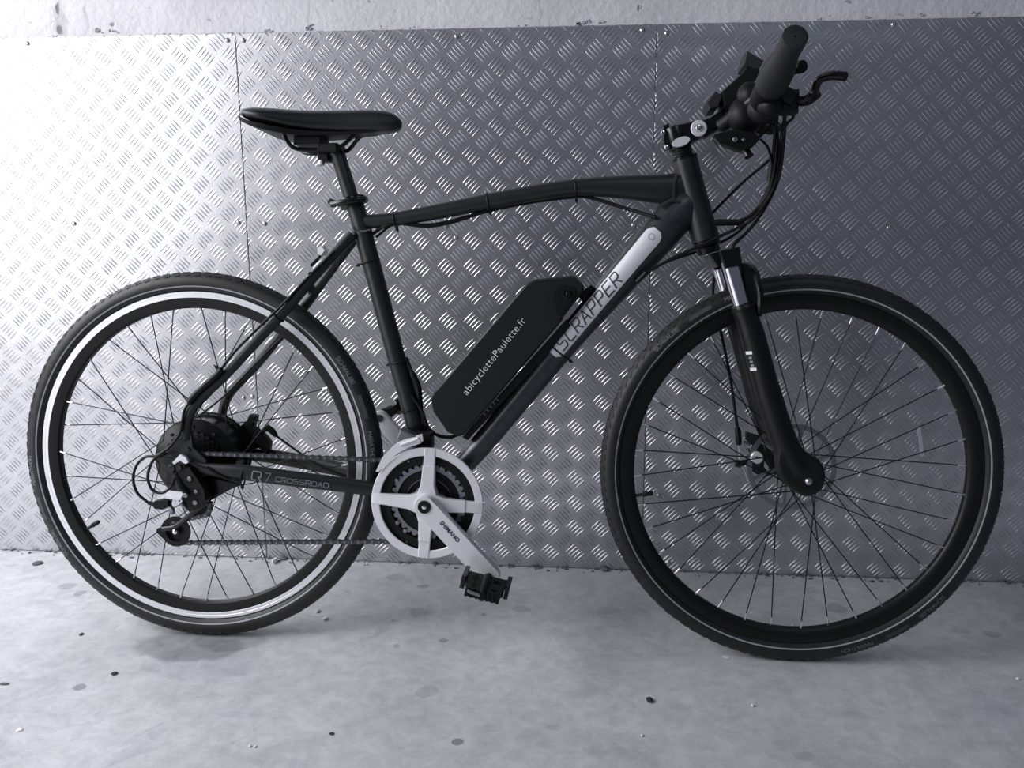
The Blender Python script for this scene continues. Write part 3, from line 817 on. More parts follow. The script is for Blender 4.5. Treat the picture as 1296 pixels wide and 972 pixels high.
b = MB(); pl = [X(*p) for p in [(852, 160), (868, 157), (884, 153), (893, 158), (894, 168), (888, 175), (874, 183), (858, 187), (850, 184)]]
b.prism([(p.x, p.z) for p in pl], -.019, .019, ch=.004); b.build('stem_base', m_gloss, stm)
BC = X(931, 147)
b = MB(); pl = [X(*p) for p in [(884, 154), (897, 151), (908, 144), (918, 137), (933, 134), (943, 146), (940, 158), (926, 163), (908, 166), (893, 175), (884, 176)]]
b.prism([(p.x, p.z) for p in pl], -.015, .015, ch=.004); b.disc(BC, .0205, .044, n=28); b.build('stem_arm', m_gloss, stm)
b = MB(); b.lathe([(.0066, .0), (.0066, -.0028), (.0125, -.0028), (.0138, -.0012), (.0138, 0)], (PV.x, -.0195, PV.z), n=32); b.build('pivot_ring', m_silver, stm, 'silver pivot ring')
b = MB(); b.lathe([(.0062, 0), (.0062, -.003), (.0045, -.006), (.002, -.0065), (.0016, -.004), (0, -.004)], (PV.x, -.0195, PV.z), n=24); b.build('pivot_bolt', m_chrome, stm, 'chrome pivot bolt')
c = X(861.7, 179.6, -.0192); dv = (X(872, 176, -.0192) - c).normalized(); nv = Vector((-dv.z, 0, dv.x)); b = MB()
pl = [c + dv * (.0158 * math.cos(2 * PI * k / 24)) + nv * (.0078 * math.sin(2 * PI * k / 24)) for k in range(24)]; b.prism([(p.x, p.z) for p in pl], -.0215, -.0188, ch=.0008); b.build('badge', m_decal, stm, 'oval silver badge', smooth=True)
b = MB()
for (u, v) in [(839.5, 168), (844.4, 186.5)]: p = X(u, v, -.014); b.lathe([(.0048, .003), (.0048, -.001), (.003, -.0032), (.0012, -.0036), (.001, -.002), (0, -.002)], p, n=16)
b.build('clamp_bolt', m_chrome, stm, 'steel clamp bolts')

hb = empty('handlebar', bike)
bar = [(BC.x, 0, BC.z), (BC.x + .004, .05, BC.z + .002), (BC.x + .020, .10, BC.z + .010), (.9985, .135, .981), (1.0, .16, .985), (1.0060, .275, 1.0185)]
full = [(x, -y, z) for (x, y, z) in bar[:0:-1]] + bar
b = MB(); q = smoothpath(full, 6); b.tube(q, [.0155 if abs(p.y) < .03 else .0112 for p in q], 18); b.build('bar', m_gloss, hb)
for sg in (-1, 1):
    A = Vector((1.0002, .152 * sg, .9835)); Bv = Vector((1.0062, .277 * sg, 1.0200)); L = (Bv - A).length; b = MB(); pr = []
    for k in range(33): f = k / 32; g = min(1, max(0, (f - .30) / .45)); g = g * g * (3 - 2 * g); pr.append((.0240 * (1 - g) + .0172 * g + (.0005 if k % 2 else 0), L * .94 * f))
    pr = [(.0115, 0), (.0225, 0)] + pr + [(.0178, L * .945), (.0178, L * .995), (.0165, L), (.002, L), (.0015, L - .002), (0, L - .002)]
    b.lathe(pr, A, Bv - A, 32); b.build('grip', m_grip, hb)
for sg in (-1, 1):   # brake lever: clamp, lever body and blade
    def lv(dx, y, dz, sg=sg): return Vector((1.000 + dx, y * sg, .984 + dz))
    b = MB(); b.tube([lv(-.001, .105, -.013), lv(0, .150, -.001)], .0225, 20); b.ball(lv(.006, .125, -.026), .021, 14); b.box(lv(.024, .128, -.010), (.040, .024, .022), Matrix.Rotation(.45, 3, 'Y')); b.build('lever_clamp', m_blk, hb)
    def mir(p, sg): return Vector((p.x, -p.y * sg, p.z))
    b = MB(); b.tube(smoothpath([lv(.036, .120, -.016), lv(.058, .128, -.020), lv(.070, .145, -.013)], 4), [(.010, .008)] * 9, 10, lat=(0, 0, 1)); b.build('lever_body', m_blk, hb)
    b = MB(); b.tube(smoothpath([mir(X(1024, 126, -.135), sg), mir(X(1031, 116, -.150), sg), mir(X(1034.5, 105, -.165), sg), mir(X(1041, 98.5, -.178), sg), mir(X(1055, 95.5, -.195), sg), mir(X(1070, 97, -.210), sg)], 4), [(.0062, .0070)] * 21, 10, lat=(0, 0, 1)); b.build('brake_lever', m_gloss, hb)
    b = MB(); p = mir(X(1027, 116, -.150), sg); b.disc(p, .0038, .012, n=12); b.build('lever_pivot', m_steel, hb)
# handlebar display seen from its edge
b = MB()
def DP(u, v): p = X(u, v, 0); return (p.x, p.z)
b.prism([DP(*p) for p in [(909, 122), (932, 101), (940, 91), (956, 94), (955, 103), (948, 112), (930, 131), (920, 143), (913, 140)]], -.038, .038, ch=.004); b.build('display', m_blk, hb, 'black handlebar display seen edge-on')
b = MB(); b.prism([DP(*p) for p in [(941, 70), (962, 83), (954, 97), (937, 88)]], -.034, .034, ch=.003); b.build('display_hood', m_grip, hb)
b = MB(); b.prism([DP(*p) for p in [(902, 120), (911, 127), (905, 141), (895, 143), (891, 135)]], -.034, .034, ch=.003); b.build('display_hood', m_grip, hb)
b = MB(); b.tube([X(922, 128), X(930, 146)], [(.010, .02)] * 2, 12, lat=LAT); b.build('display_bracket', m_blk, hb)
# trigger shifter hanging below the bar
b = MB(); pl = [X(*p, -.08) for p in [(903, 172), (915, 168), (930, 166), (950, 169), (960, 176), (955, 184), (942, 193), (930, 190), (915, 184)]]; b.prism([(p.x, p.z) for p in pl], -.10, -.062, ch=.004); b.build('shifter', m_blk, hb)
b = MB(); b.tube([X(940, 182, -.08), X(948, 198, -.09)], [.005, .0075], 12); b.build('shifter_paddle', m_gloss, hb)
b = MB(); b.disc(X(930.5, 176.5, -.103), .004, .004, n=12); b.disc(X(941, 177, -.102), .0025, .004, n=10); b.build('shifter_screw', m_steel, hb)
b = MB(); b.tube([X(905, 174, -.08), X(912, 182, -.08)], .0065, 10); b.build('barrel_adjuster', m_dark, hb)
b = MB(); b.tube([X(912, 160, -.03), X(955, 128, -.07), X(975, 120, -.11)], [.012, .0125, .0135], 14); b.ball(X(944, 146, -.055), .032, 16, sc=(.95, .8, 1.0)); b.ball(X(948, 122, -.06), .026, 16, sc=(.8, 1, .9)); b.ball(X(966, 138, -.095), .026, 16, sc=(1, .7, 1)); b.build('control_cluster', m_blk, hb)
b = MB(); b.tube([X(1006, 86, -.145), X(1016, 84, -.160)], [.010, .0095], 12); b.box(X(995, 130, -.12), (.034, .028, .036)); b.build('throttle_switch', m_blk, hb)

# ---- saddle
sa = empty('saddle', bike)
stn = [(.1105, .030, .9790, .9735), (.1130, .050, .9815, .9690), (.120, .064, .9835, .9640), (.135, .074, .9848, .9580), (.155, .077, .9848, .9530), (.175, .072, .9842, .9490), (.195, .061, .9836, .9455), (.215, .049, .9832, .9430),
       (.245, .037, .9832, .9420), (.280, .0295, .9838, .9405), (.315, .0260, .9844, .9410), (.345, .0240, .9842, .9420), (.365, .0225, .9822, .9430), (.380, .0185, .9770, .9455), (.388, .0115, .9700, .9510), (.391, .004, .9640, .9570)]
b = MB(); n = 17; vs = []; ns = len(stn)
for (x, w, zt, zb) in stn:
    for j in range(n):
        t = -1 + 2 * j / (n - 1); a = t * PI / 2 * 1.06; y = w * math.copysign(abs(math.sin(min(PI / 2, abs(a)))) ** .85, t); z = zb + (zt - zb) * max(0, math.cos(min(PI / 2, abs(a)))) ** .42
        vs.append((x, y, z))
fs = [(i * n + j, (i + 1) * n + j, (i + 1) * n + j + 1, i * n + j + 1) for i in range(ns - 1) for j in range(n - 1)]
fs += [(i * n, i * n + n - 1, (i + 1) * n + n - 1, (i + 1) * n) for i in range(ns - 1)] + [tuple(range(n)), tuple((ns - 1) * n + j for j in range(n - 1, -1, -1))]
b.add(vs, fs); o = b.build('saddle_cover', m_vinyl, sa, angle=60)
sm = o.modifiers.new('s', 'SUBSURF'); sm.levels = sm.render_levels = 1
b = MB(); vs = []; st2 = [(.1125, .055, .968, .9625), (.122, .066, .962, .9560), (.140, .074, .9555, .9480), (.160, .074, .951, .9425), (.180, .066, .9475, .9385), (.205, .050, .945, .9360), (.24, .036, .9435, .9370), (.29, .027, .9435, .9385), (.34, .021, .947, .9430), (.375, .012, .952, .9490)]
for (x, w, zt, zb) in st2: vs += [(x, -w, zt), (x, w, zt), (x, w * .9, zb), (x, -w * .9, zb)]
fs = [(i * 4 + j, i * 4 + (j + 1) % 4, i * 4 + 4 + (j + 1) % 4, i * 4 + 4 + j) for i in range(len(st2) - 1) for j in range(4)] + [(3, 2, 1, 0), tuple(len(st2) * 4 - 4 + j for j in range(4))]
b.add(vs, fs); b.build('saddle_shell', m_blk, sa)
for sg in (-1, 1):
    q = smoothpath([(.186, .034 * sg, .946), (.190, .032 * sg, .930), (.202, .026 * sg, .9165), (.225, .022 * sg, .9135), (.270, .022 * sg, .9150), (.288, .021 * sg, .9200), (.305, .016 * sg, .9365), (.318, .012 * sg, .946)], 5)
    MB().tube(q, .0037, 10).build('saddle_rail', m_gloss, sa)
b = MB(); b.box((.262, 0, .9165), (.036, .056, .016)); b.box((.250, 0, .903), (.020, .030, .016)); b.box((.225, 0, .930), (.050, .05, .014)); b.build('saddle_clamp', m_blk, sa)
b = MB(); b.disc((.246, -.010, .8935), .0055, .012, ax=(0, .2, 1), n=12); b.build('clamp_bolt', m_screw, sa, 'steel clamp bolt')
b = MB(); b.tube([(.268, 0, .913), X(428, 197), X(448, 262)], [.0145, .0137, .0137], 20); b.build('seat_post', m_frame, bike)
sc = empty('seat_clamp', bike); sdir = (X(459, 293) - X(448, 256)).normalized()
b = MB(); b.lathe([(.0168, -.0085), (.0212, -.0085), (.0218, -.007), (.0218, .007), (.0212, .0085), (.0168, .0085)], X(444.5, 256), sdir, 28); b.build('clamp_collar', m_gloss, sc)
b = MB(); b.tube(smoothpath([X(462, 251.5, -.020), X(448, 253.5, -.027), X(432, 256.5, -.026), X(419, 259, -.020)], 4), [(.0055, .004)] * 13, 10, lat=LAT); b.disc(X(459.5, 252, -.010), .0075, .020, n=14); b.build('release_lever', m_gloss, sc)
b = MB(); b.disc(X(420, 256, .006), .006, .014, n=14); b.build('clamp_nut', m_dark, sc)

# ---- crankset
ck = empty('crankset', bike)
G = Vector((.4440, 0, .2880))


def ring(b, r0, r1, y0, y1, mi=0, n=72, ch=.0008): b.lathe([(r0, y0 + ch), (r0 + ch, y0), (r1 - ch, y0), (r1, y0 + ch), (r1, y1 - ch), (r1 - ch, y1), (r0 + ch, y1), (r0, y1 - ch)], G, n=n, mi=mi, closed=True)


b = MB(); ring(b, .0865, .1015, -.0640, -.0600, ch=.0015); b.build('chain_guard', m_silver, ck, 'silver ring chain guard')
def chainring(rp, rin, y, tint, nt):
    b = MB(); k = nt * 6
    vs = []; 
    for i in range(k):
        a = 2 * PI * i / k; rr = rp + (.0026, .0035, .0035, .0026, -.0018, -.0018)[i % 6]
        for (r_, yy) in ((rin, y - .001), (rr, y - .001), (rr, y + .001), (rin, y + .001)): vs.append((G.x + r_ * math.cos(a), yy, G.z + r_ * math.sin(a)))
    fs = [(i * 4 + j, ((i + 1) % k) * 4 + j, ((i + 1) % k) * 4 + (j + 1) % 4, i * 4 + (j + 1) % 4) for i in range(k) for j in range(4)]
    b.add(vs, fs); return b.build('chainring', tint, ck, smooth=False)
chainring(.0930, .0705, -.0545, m_blk, 46)
chainring(.0655, .0580, -.0500, m_steel, 34)
chainring(.0485, .0410, -.0440, m_steel, 24)
b = MB()
for rr, y in ((.0660, -.0475), (.0545, -.0470), (.0420, -.0420)):   # dark plates that join the rings, shift rivets
    b.lathe([(rr - .012, y - .0006), (rr + .0075, y - .0006), (rr + .0075, y + .0006), (rr - .012, y + .0006)], G, n=60, closed=True)
b.build('ring_carrier', m_blk, ck)
b = MB()
for k, a in enumerate((35, 52, 68, 128, 145, 215, 232, 300, 318)): p = G + Vector((.068 * math.cos(math.radians(a)), -.0575, .068 * math.sin(math.radians(a)))); b.disc(p, .0034, .003, n=12)
b.build('ring_rivet', m_steel, ck, 'steel shift rivets')
# four-armed spider: each arm steps out to the guard
for (u, v) in [(543.5, 577), (483, 632), (603, 643), (536, 700)]:
    e = X(u, v, -.066); d = (Vector((e.x, 0, e.z)) - Vector((G.x, 0, G.z))).normalized(); w = Vector((-d.z, 0, d.x)); b = MB(); sec = []
    for (r_, hw, yf, yb_) in ((.004, .022, -.0700, -.052), (.022, .0165, -.0705, -.054), (.034, .0125, -.0700, -.056), (.062, .0112, -.0680, -.058), (.0685, .0112, -.0678, -.058), (.0690, .0106, -.0655, -.058), (.0985, .0100, -.0655, -.0595), (.1000, .0100, -.0650, -.0595)):
        p = Vector((G.x, 0, G.z)) + d * r_; ch = .0015
        sec.append([p - w * hw + Vector((0, yb_, 0)), p - w * hw + Vector((0, yf + ch, 0)), p - w * (hw - ch) + Vector((0, yf, 0)), p + w * (hw - ch) + Vector((0, yf, 0)), p + w * hw + Vector((0, yf + ch, 0)), p + w * hw + Vector((0, yb_, 0))])
    vs = [p for s_ in sec for p in s_]; fs = [(i * 6 + j, i * 6 + (j + 1) % 6, i * 6 + 6 + (j + 1) % 6, i * 6 + 6 + j) for i in range(len(sec) - 1) for j in range(6)] + [tuple(range(6)), tuple(len(sec) * 6 - 6 + j for j in range(5, -1, -1))]
    b.add(vs, fs); b.build('spider_arm', m_silver, ck, angle=25)


def crank(P, Q, y0, y1, r0, r1):
    """flat tapered arm from P to Q with rounded ends, between y0 (front) and y1"""
    d = (Q - P).normalized(); w = Vector((-d.z, 0, d.x)); pl = []
    for k in range(13): a = PI / 2 + PI * k / 12; p = P + d * (r0 * math.cos(a)) + w * (r0 * math.sin(a)); pl.append((p.x, p.z))
    for k in range(13): a = -PI / 2 + PI * k / 12; p = Q + d * (r1 * math.cos(a)) + w * (r1 * math.sin(a)); pl.append((p.x, p.z))
    return MB().prism(pl, y0, y1, ch=.0035)


CE = X(619, 729, -.085); CEr = Vector((CE.x, 0, CE.z)); Cd = CEr - BB
crank(Vector((G.x, 0, G.z)), CEr, -.088, -.070, .0195, .0195).build('crank_arm', m_silver, ck)
CL = BB - Cd * 1.04
crank(BB, CL, .070, .086, .0175, .0145).build('crank_arm', m_silver, ck)
b = MB(); b.lathe([(.0035, 0), (.0035, -.0015), (.0115, -.0015), (.0118, 0)], (G.x, -.0885, G.z), n=28); b.build('crank_cap', m_blk, ck, 'black crank bolt cap')
b = MB(); b.lathe([(.0042, 0), (.0040, -.0018), (.002, -.0026), (0, -.0026)], (G.x, -.0885, G.z), n=14); b.build('crank_bolt', m_chrome, ck)
b = MB(); b.disc((CL.x, .0695, CL.z), .0072, .003, n=20); b.build('pedal_hole', m_ink, ck, 'dark socket of the pedal axle')
b = MB(); b.lathe([(.0075, .0692), (.0092, .0692), (.0092, .0705), (.0075, .0705)], (CL.x, 0, CL.z), n=20, closed=True); b.build('pedal_washer', m_silver, ck)
me = font_text('SHIMANO', .0105, .0003, 1.0); o = link('crank_lettering', me, ck, 'dark SHIMANO lettering on the crank arm'); me.materials.append(m_ink)
cp = X(569, 673, -.0886); dz = Cd.normalized(); ex = dz; ez = Vector((0, -1, 0)); ey = ez.cross(ex)
mm = Matrix((ex, ey, ez)).transposed().to_4x4(); mm.translation = Vector((cp.x, -.0886, cp.z)); o.matrix_local = mm


# ---- pedals
def pedal(c, sg, tilt):
    p = empty('pedal', bike); p.location = c; p.rotation_euler = (0, tilt, 0); p.scale = (.74, 1, 1)
    y = lambda v: v * sg
    b = MB(); b.tube([(0, 0, 0), (0, y(.015), 0), (0, y(.02), 0), (0, y(.092), 0), (0, y(.096), 0)], [.007, .008, .0135, .0110, .008], 16); b.build('pedal_axle', m_blk, p)
    b = MB()

    def cell(x0, x1, y0, y1, hx, hy, h=.0075):   # piece of the platform with an oval hole
        n = 16; cx, cy = (x0 + x1) / 2, (y0 + y1) / 2; vs = []
        for k in range(n):
            a = 2 * PI * k / n; c, q = math.cos(a), math.sin(a); m = max(abs(c), abs(q))
            for (px, py) in ((cx + (x1 - x0) / 2 * c / m, cy + (y1 - y0) / 2 * q / m), (cx + hx * c, cy + hy * q)):
                vs += [(px, y(py), -h), (px, y(py), h)]
        fs = []
        for k in range(n):
            a, c = k * 4, (k + 1) % n * 4; fs += [(a, c, c + 1, a + 1), (a + 1, c + 1, c + 3, a + 3), (a + 3, c + 3, c + 2, a + 2), (a + 2, c + 2, c, a)]
        b.add(vs, fs)
    for sx in (-1, 1):
        cell(sx * .008, sx * .044, .016, .064, .0125, .0095); cell(sx * .008, sx * .040, .063, .093, .0100, .0040)
    b.build('pedal_body', m_blk, p)
    tm = MB().box((0, 0, 0), (.0050, .004, .015)).mesh('pedal_tooth', [m_blk])
    for k in range(7): link('pedal_tooth', tm, p).location = (-.036 + .012 * k, y(.0945), 0)
    for sx in (-1, 1):
        for k in range(3): link('pedal_tooth', tm, p).location = (sx * .043, y(.018 + .004 * k), .001)
    b = MB(); b.tube([(-.043, y(.066), .004), (-.042, y(.086), .003), (-.030, y(.0985), .003), (-.004, y(.0995), .002)], .0028, 8); b.build('pedal_cage', m_steel, p, 'scuffed steel edge of the pedal')
    for sx in (-1, 1):
        b = MB(); b.box((sx * .051, y(.046), .006), (.010, .056, .022)); b.build('pedal_reflector', m_gloss, p)
    return p


pedal((CE.x, -.088, CE.z), -1, .22)
pedal((CL.x, .088, CL.z), 1, -.5)

# ---- chain
def chain_run(P, b, pitch=.0127 / 1.0):
    L = [0]
    for i in range(1, len(P)): L.append(L[-1] + (P[i] - P[i - 1]).length)
    def at(s):
        i = 0
        while i < len(L) - 2 and L[i + 1] < s: i += 1
        return P[i].lerp(P[i + 1], (s - L[i]) / max(1e-9, L[i + 1] - L[i]))
    n = int(L[-1] / pitch)
    for k in range(n):
        a, c = at(k * pitch), at((k + 1) * pitch); d = (c - a).normalized(); w = Vector((-d.z, 0, d.x)); out = k % 2
        for sy in (-1, 1):
            y = sy * (.0036 if out else .0026); pl = []
            for q in range(7): t = PI / 2 + PI * q / 6; p = a + d * (.0043 * math.cos(t)) + w * (.0043 * math.sin(t)); pl.append(p)
            pl.append((a + c) / 2 - w * .0028)
            for q in range(7): t = -PI / 2 + PI * q / 6; p = c + d * (.0043 * math.cos(t)) + w * (.0043 * math.sin(t)); pl.append(p)
            pl.append((a + c) / 2 + w * .0028)
            b.prism([(p.x, p.z) for p in pl], a.y + y - .0005, a.y + y + .0005)
        b.tube([a + Vector((0, -.0048, 0)), a + Vector((0, .0048, 0))], .0018, 8, 1)
        b.tube([a + Vector((0, -.0022, 0)), a + Vector((0, .0022, 0))], .0039, 8)


def arc(cx, cz, r, a0, a1, y, n=16): return [Vector((cx + r * math.cos(math.radians(a0 + (a1 - a0) * k / n)), y, cz + r * math.sin(math.radians(a0 + (a1 - a0) * k / n)))) for k in range(n + 1)]
PC = X(225, 671, -.060); PU = X(252, 640, -.060)
path = arc(0, R, .0215, 250, 84, -.066) + arc(G.x, G.z, .0735, 94, -92, -.050, 24) + arc(PC.x, PC.z, .024, -90, -210, -.060, 8) + arc(PU.x, PU.z, .022, -50, 30, -.061, 6)
b = MB(); chain_run(path, b)
o = b.build('chain', [m_chain, m_steel], bike, 'dark oily steel chain', smooth=False); o['kind'] = 'stuff'

# ---- rear derailleur
dr = empty('rear_derailleur', bike)
b = MB(); b.disc(X(218.6, 592, -.094), .0068, .014, n=20); b.tube([X(219, 592, -.084), X(230, 590, -.080)], .010, 14); b.build('mount_bolt', m_frame, dr)
b = MB(); pl = [X(*p, -.088) for p in [(224, 580), (229, 574.5), (236, 578), (240, 585), (236, 587), (229, 583), (222, 588), (219, 585)]]; b.prism([(p.x, p.z) for p in pl], -.092, -.084, ch=.001); b.build('hanger_plate', m_clear, dr, 'bright plated hanger edge')
b = MB(); pl = [X(*p, -.085) for p in [(226, 592), (243, 590), (252, 602), (262, 618), (264, 632), (254, 643), (242, 646), (233, 636), (228, 616)]]; b.prism([(p.x, p.z) for p in pl], -.094, -.068, ch=.004)
b.tube([X(223, 600, -.088), X(228, 616, -.092), X(236, 628, -.095)], [.009, .010, .011], 14); b.build('derailleur_body', m_blk, dr)
for (u, v, ly, r) in [(240, 606, -.0955, .004), (248, 622, -.0955, .0035), (235, 627, -.107, .0042), (247, 636, -.0955, .0045)]: MB().disc(X(u, v, ly), r, .004, n=12).build('pivot_pin', m_steel, dr)
b = MB(); pl = [X(*p, -.104) for p in [(209, 626), (214, 621.5), (230, 622.5), (233, 625), (229, 633), (222, 633), (211, 630)]]; b.prism([(p.x, p.z) for p in pl], -.106, -.098, ch=.002); b.build('parallelogram_link', m_clear, dr, 'bright silver parallelogram link')
b = MB(); pl = [X(*p, -.095) for p in [(192, 638), (197, 633), (205, 632), (214, 634), (214, 642), (206, 645), (196, 644)]]; b.prism([(p.x, p.z) for p in pl], -.098, -.084, ch=.002); b.tube([X(188, 636.5, -.09), X(200, 639, -.09)], .0038, 10); b.build('cable_anchor', m_blk, dr)
b = MB(); b.tube([X(215, 640, -.095), X(219, 650, -.092)], .0045, 10); b.disc(X(217, 646, -.10), .005, .008, n=12); b.tube([X(228, 636, -.1), X(238, 646, -.09)], .003, 8); b.build('spring_knuckle', m_steel, dr, 'steel spring knuckle')
cc = X(225, 671, -.060)
def pulley(c, r, nt):
    b = MB(); pl = []
    for i in range(nt):
        for (f, r_) in ((0, r - .0045), (.25, r), (.6, r), (.85, r - .0045)): a = 2 * PI * (i + f) / nt; pl.append((c.x + r_ * math.cos(a), c.z + r_ * math.sin(a)))
    b.prism(pl, c.y - .002, c.y + .002); b.build('jockey_wheel', m_blk, dr, smooth=False)
pulley(cc, .024, 11); cu = X(252, 640, -.060); pulley(cu, .022, 11)
b = MB()   # cage: rounded lower ring with an arm to the upper wheel
b.lathe([(.0195, -.001), (.0285, -.001), (.0285, .001), (.0195, .001)], (cc.x, -.0675, cc.z), n=40, closed=True)
b.lathe([(.0, -.001), (.0075, -.001), (.0075, .001), (.0, .001)], (cc.x, -.0675, cc.z), n=20)
pl = [X(*p, -.0675) for p in [(206, 666), (199, 669), (198, 673), (206, 681)]]; b.prism([(p.x, p.z) for p in pl], -.0690, -.0660)
b.build('cage', m_blk, dr)
b = MB(); q = smoothpath([X(205, 670, -.070), X(221, 667, -.071), X(236, 655, -.072), X(249, 645, -.072), X(262, 636, -.072)], 4); b.tube(q, [(.0042, .0015)] * 17, 8, lat=LAT); b.build('cage_arm', m_dark, dr)
b = MB(); b.lathe([(.0048, 0), (.0045, -.0025), (.002, -.0035), (0, -.0035)], (cc.x, -.0690, cc.z), n=14); b.build('pulley_bolt', m_chrome, dr, 'bright pulley bolt')
# added dark plate filling the shadowed freewheel and motor bottom below the stay
b = MB(); pl = [X(*p, -.060) for p in [(250, 600), (300, 611), (308, 613), (296, 617), (268, 633), (252, 640), (244, 620)]]; b.prism([(p.x, p.z) for p in pl], -.066, -.058, ch=.001); b.build('dark_hub_fill', m_gloss, dr)

# ---- front derailleur
fd = empty('front_derailleur', bike, 'silver front derailleur above the chainrings')
cg = [(475.5, 597), (484, 579), (498, 564), (512, 556), (532, 551.5), (533, 561), (518, 566), (503, 574), (490, 586), (480, 597)]
b = MB(); pl = [X(u, v, -.066) for u, v in cg]; b.prism([(p.x, p.z) for p in pl], -.0675, -.0650, ch=.0008)
b.prism([(p.x, p.z) for p in pl], -.0470, -.0450, ch=.0008); b.build('derailleur_cage', m_silver, fd)
b = MB(); b.tube([X(507, 563, -.069), X(529, 555, -.069)], .0028, 8); b.disc(X(529, 557, -.068), .004, .004, n=12); b.build('cage_rib', m_silver, fd)
b = MB(); b.lathe([(.0178, -.008), (.0208, -.008), (.0208, .008), (.0178, .008)], X(527, 543), X(529, 548) - X(502, 456), 24, closed=True); b.box(X(538, 556, -.02), (.03, .03, .03)); b.build('derailleur_clamp', m_blk, fd)
b = MB(); b.box(X(516, 552, -.035), (.030, .030, .020), Matrix.Rotation(.4, 3, 'Y')); b.build('derailleur_link', m_steel, fd)

# ---- battery on the down tube
bt = empty('battery', bike, 'black battery pack with white lettering')
out = [(545, 506), (549, 497), (663, 362.5), (669, 357), (678, 353.5), (722, 349), (728, 350), (738.5, 361), (738.5, 368), (711, 404), (709, 409), (586.5, 551), (580, 553), (566, 547.5), (548, 521)]
b = MB(); pl = [X(u, v, -.040) for u, v in out]; b.prism([(p.x, p.z) for p in pl], -.042, .042, ch=.006); b.build('battery_case', m_batt, bt)
b = MB(); lk = [(699, 374), (704, 365), (714, 361), (728, 365), (729, 372), (712, 398), (706, 398), (702, 388)]; pl = [X(u, v, -.042) for u, v in lk]; b.prism([(p.x, p.z) for p in pl], -.0445, -.0405, ch=.0012); b.build('lock_plate', m_blk, bt)
b = MB(); b.lathe([(.0078, 0), (.0078, -.0025), (.0062, -.003), (.0055, -.0012), (0, -.0012)], (*X(717, 371.5, -.0445),), n=24); b.build('key_lock', m_gloss, bt)
b = MB(); b.box(X(717, 371.5, -.046), (.0012, .001, .006)); b.build('key_slot', m_steel, bt)
me = font_text('abicyclettePaulette.fr', .0262, -.00035, 1.06); me.materials.append(m_white); o = link('battery_lettering', me, bt, 'white lettering abicyclettePaulette.fr')
a, c = X(590, 497, -.0427), X(662, 406, -.0427); ex = (c - a).normalized(); ez = Vector((0, -1, 0)); ey = ez.cross(ex); mm = Matrix((ex, ey, ez)).transposed().to_4x4()
cen = (a + c) / 2 + ey * .001; wd = max(v.co.x for v in me.vertices) - min(v.co.x for v in me.vertices); k = ((c - a).length + .006) / wd
mm = mm @ Matrix.Diagonal((k, k, 1, 1)); mm.translation = Vector((cen.x, -.0427, cen.z)); o.matrix_local = mm
rl = [(585, 553), (604, 531), (700, 423), (716, 405), (723, 412), (694, 447), (592, 557.5)]
b = MB(); pl = [X(u, v, -.020) for u, v in rl]; b.prism([(p.x, p.z) for p in pl], -.022, .022, ch=.002); b.build('mount_rail', m_batt, bt)
b = MB()
for k in range(5): u = 612 + 4.0 * k; b.box(X(u, 523 - 4.6 * k, -.0235), (.0022, .002, .010), Matrix.Rotation(-.86, 3, 'Y'))
b.build('rail_contact', m_steel, bt)
b = MB(); pl = [X(u, v, -.012) for u, v in [(731, 374), (748, 360), (752, 364), (738, 383)]]; b.prism([(p.x, p.z) for p in pl], -.016, .016, ch=.002); b.build('rail_stop', m_blk, bt)

# ---- cables
def cable(P, r=.0025, n=6, name='cable', m=m_blk): return MB().tube(smoothpath(xs(P), n), r, 8).build(name, m, bike)


# brake and gear outers from the bars, past the head tube
cable([(985, 128, -.11), (982, 158, -.075), (979, 195, -.05), (977, 224, -.04), (969, 249, -.03), (953, 270, -.025), (934, 281, -.022), (908, 282, -.020)], .0033)
cable([(992, 130, -.11), (993, 158, -.085), (991, 188, -.06), (984, 230, -.05), (963, 271.5, -.04), (945, 294, -.045), (930, 308, -.058), (925, 318, -.060)], .0030)
cable([(998, 128, -.12), (990, 165, -.07), (986, 200, -.055), (978, 240, -.05), (955, 275, -.045), (932, 289, -.040), (907, 301, -.036), (880, 314, -.032), (849, 328, -.030), (817, 346, -.028), (806, 353, -.027)], .0028)
cable([(972, 128, -.06), (984, 165, -.03), (981, 205, -.015), (973, 235, .0), (952, 274, .02), (925, 300, .035), (880, 319, .036), (845, 331, .034), (815, 348, .03)], .0025)
cable([(960, 130, .02), (965, 148, .03), (978, 157, .02), (981, 185, .01), (975, 201, .01), (940, 231, .02), (900, 271, .024)], .0026)
cable([(958, 177, -.08), (968, 166, -.075), (979, 157, -.07), (984, 180, -.062), (976, 235, -.05), (962, 262, -.04)], .0024)
cable([(942, 116, -.03), (952, 110, -.06), (966, 107, -.10)], .0022)
cable([(961, 120, -.1), (963, 140, -.1), (974, 152, -.08), (982, 165, -.07)], .0024)
cable([(1000, 135, -.12), (1004, 148, -.11), (995, 158, -.09), (989, 180, -.07)], .0024)
cable([(962, 176, -.05), (972, 187, -.05), (976, 205, -.05), (976, 230, -.045)], .0022)
b = MB(); b.tube(xs([(905, 281.5, -.022), (909, 281.5, -.022), (936, 281.5, -.022), (944, 277, -.024)]), [.0045, .0058, .0055, .0035], 12); b.build('cable_connector', m_blk, bike)
b = MB(); b.tube(xs([(977.5, 207, -.05), (975, 230, -.046)]), [.0062, .0062], 12); b.build('cable_connector', m_blk, bike)
b = MB(); b.tube(xs([(818, 345, -.03), (806, 357, -.026)]), [.0045, .0045], 10); b.build('cable_guide', m_blk, bike)
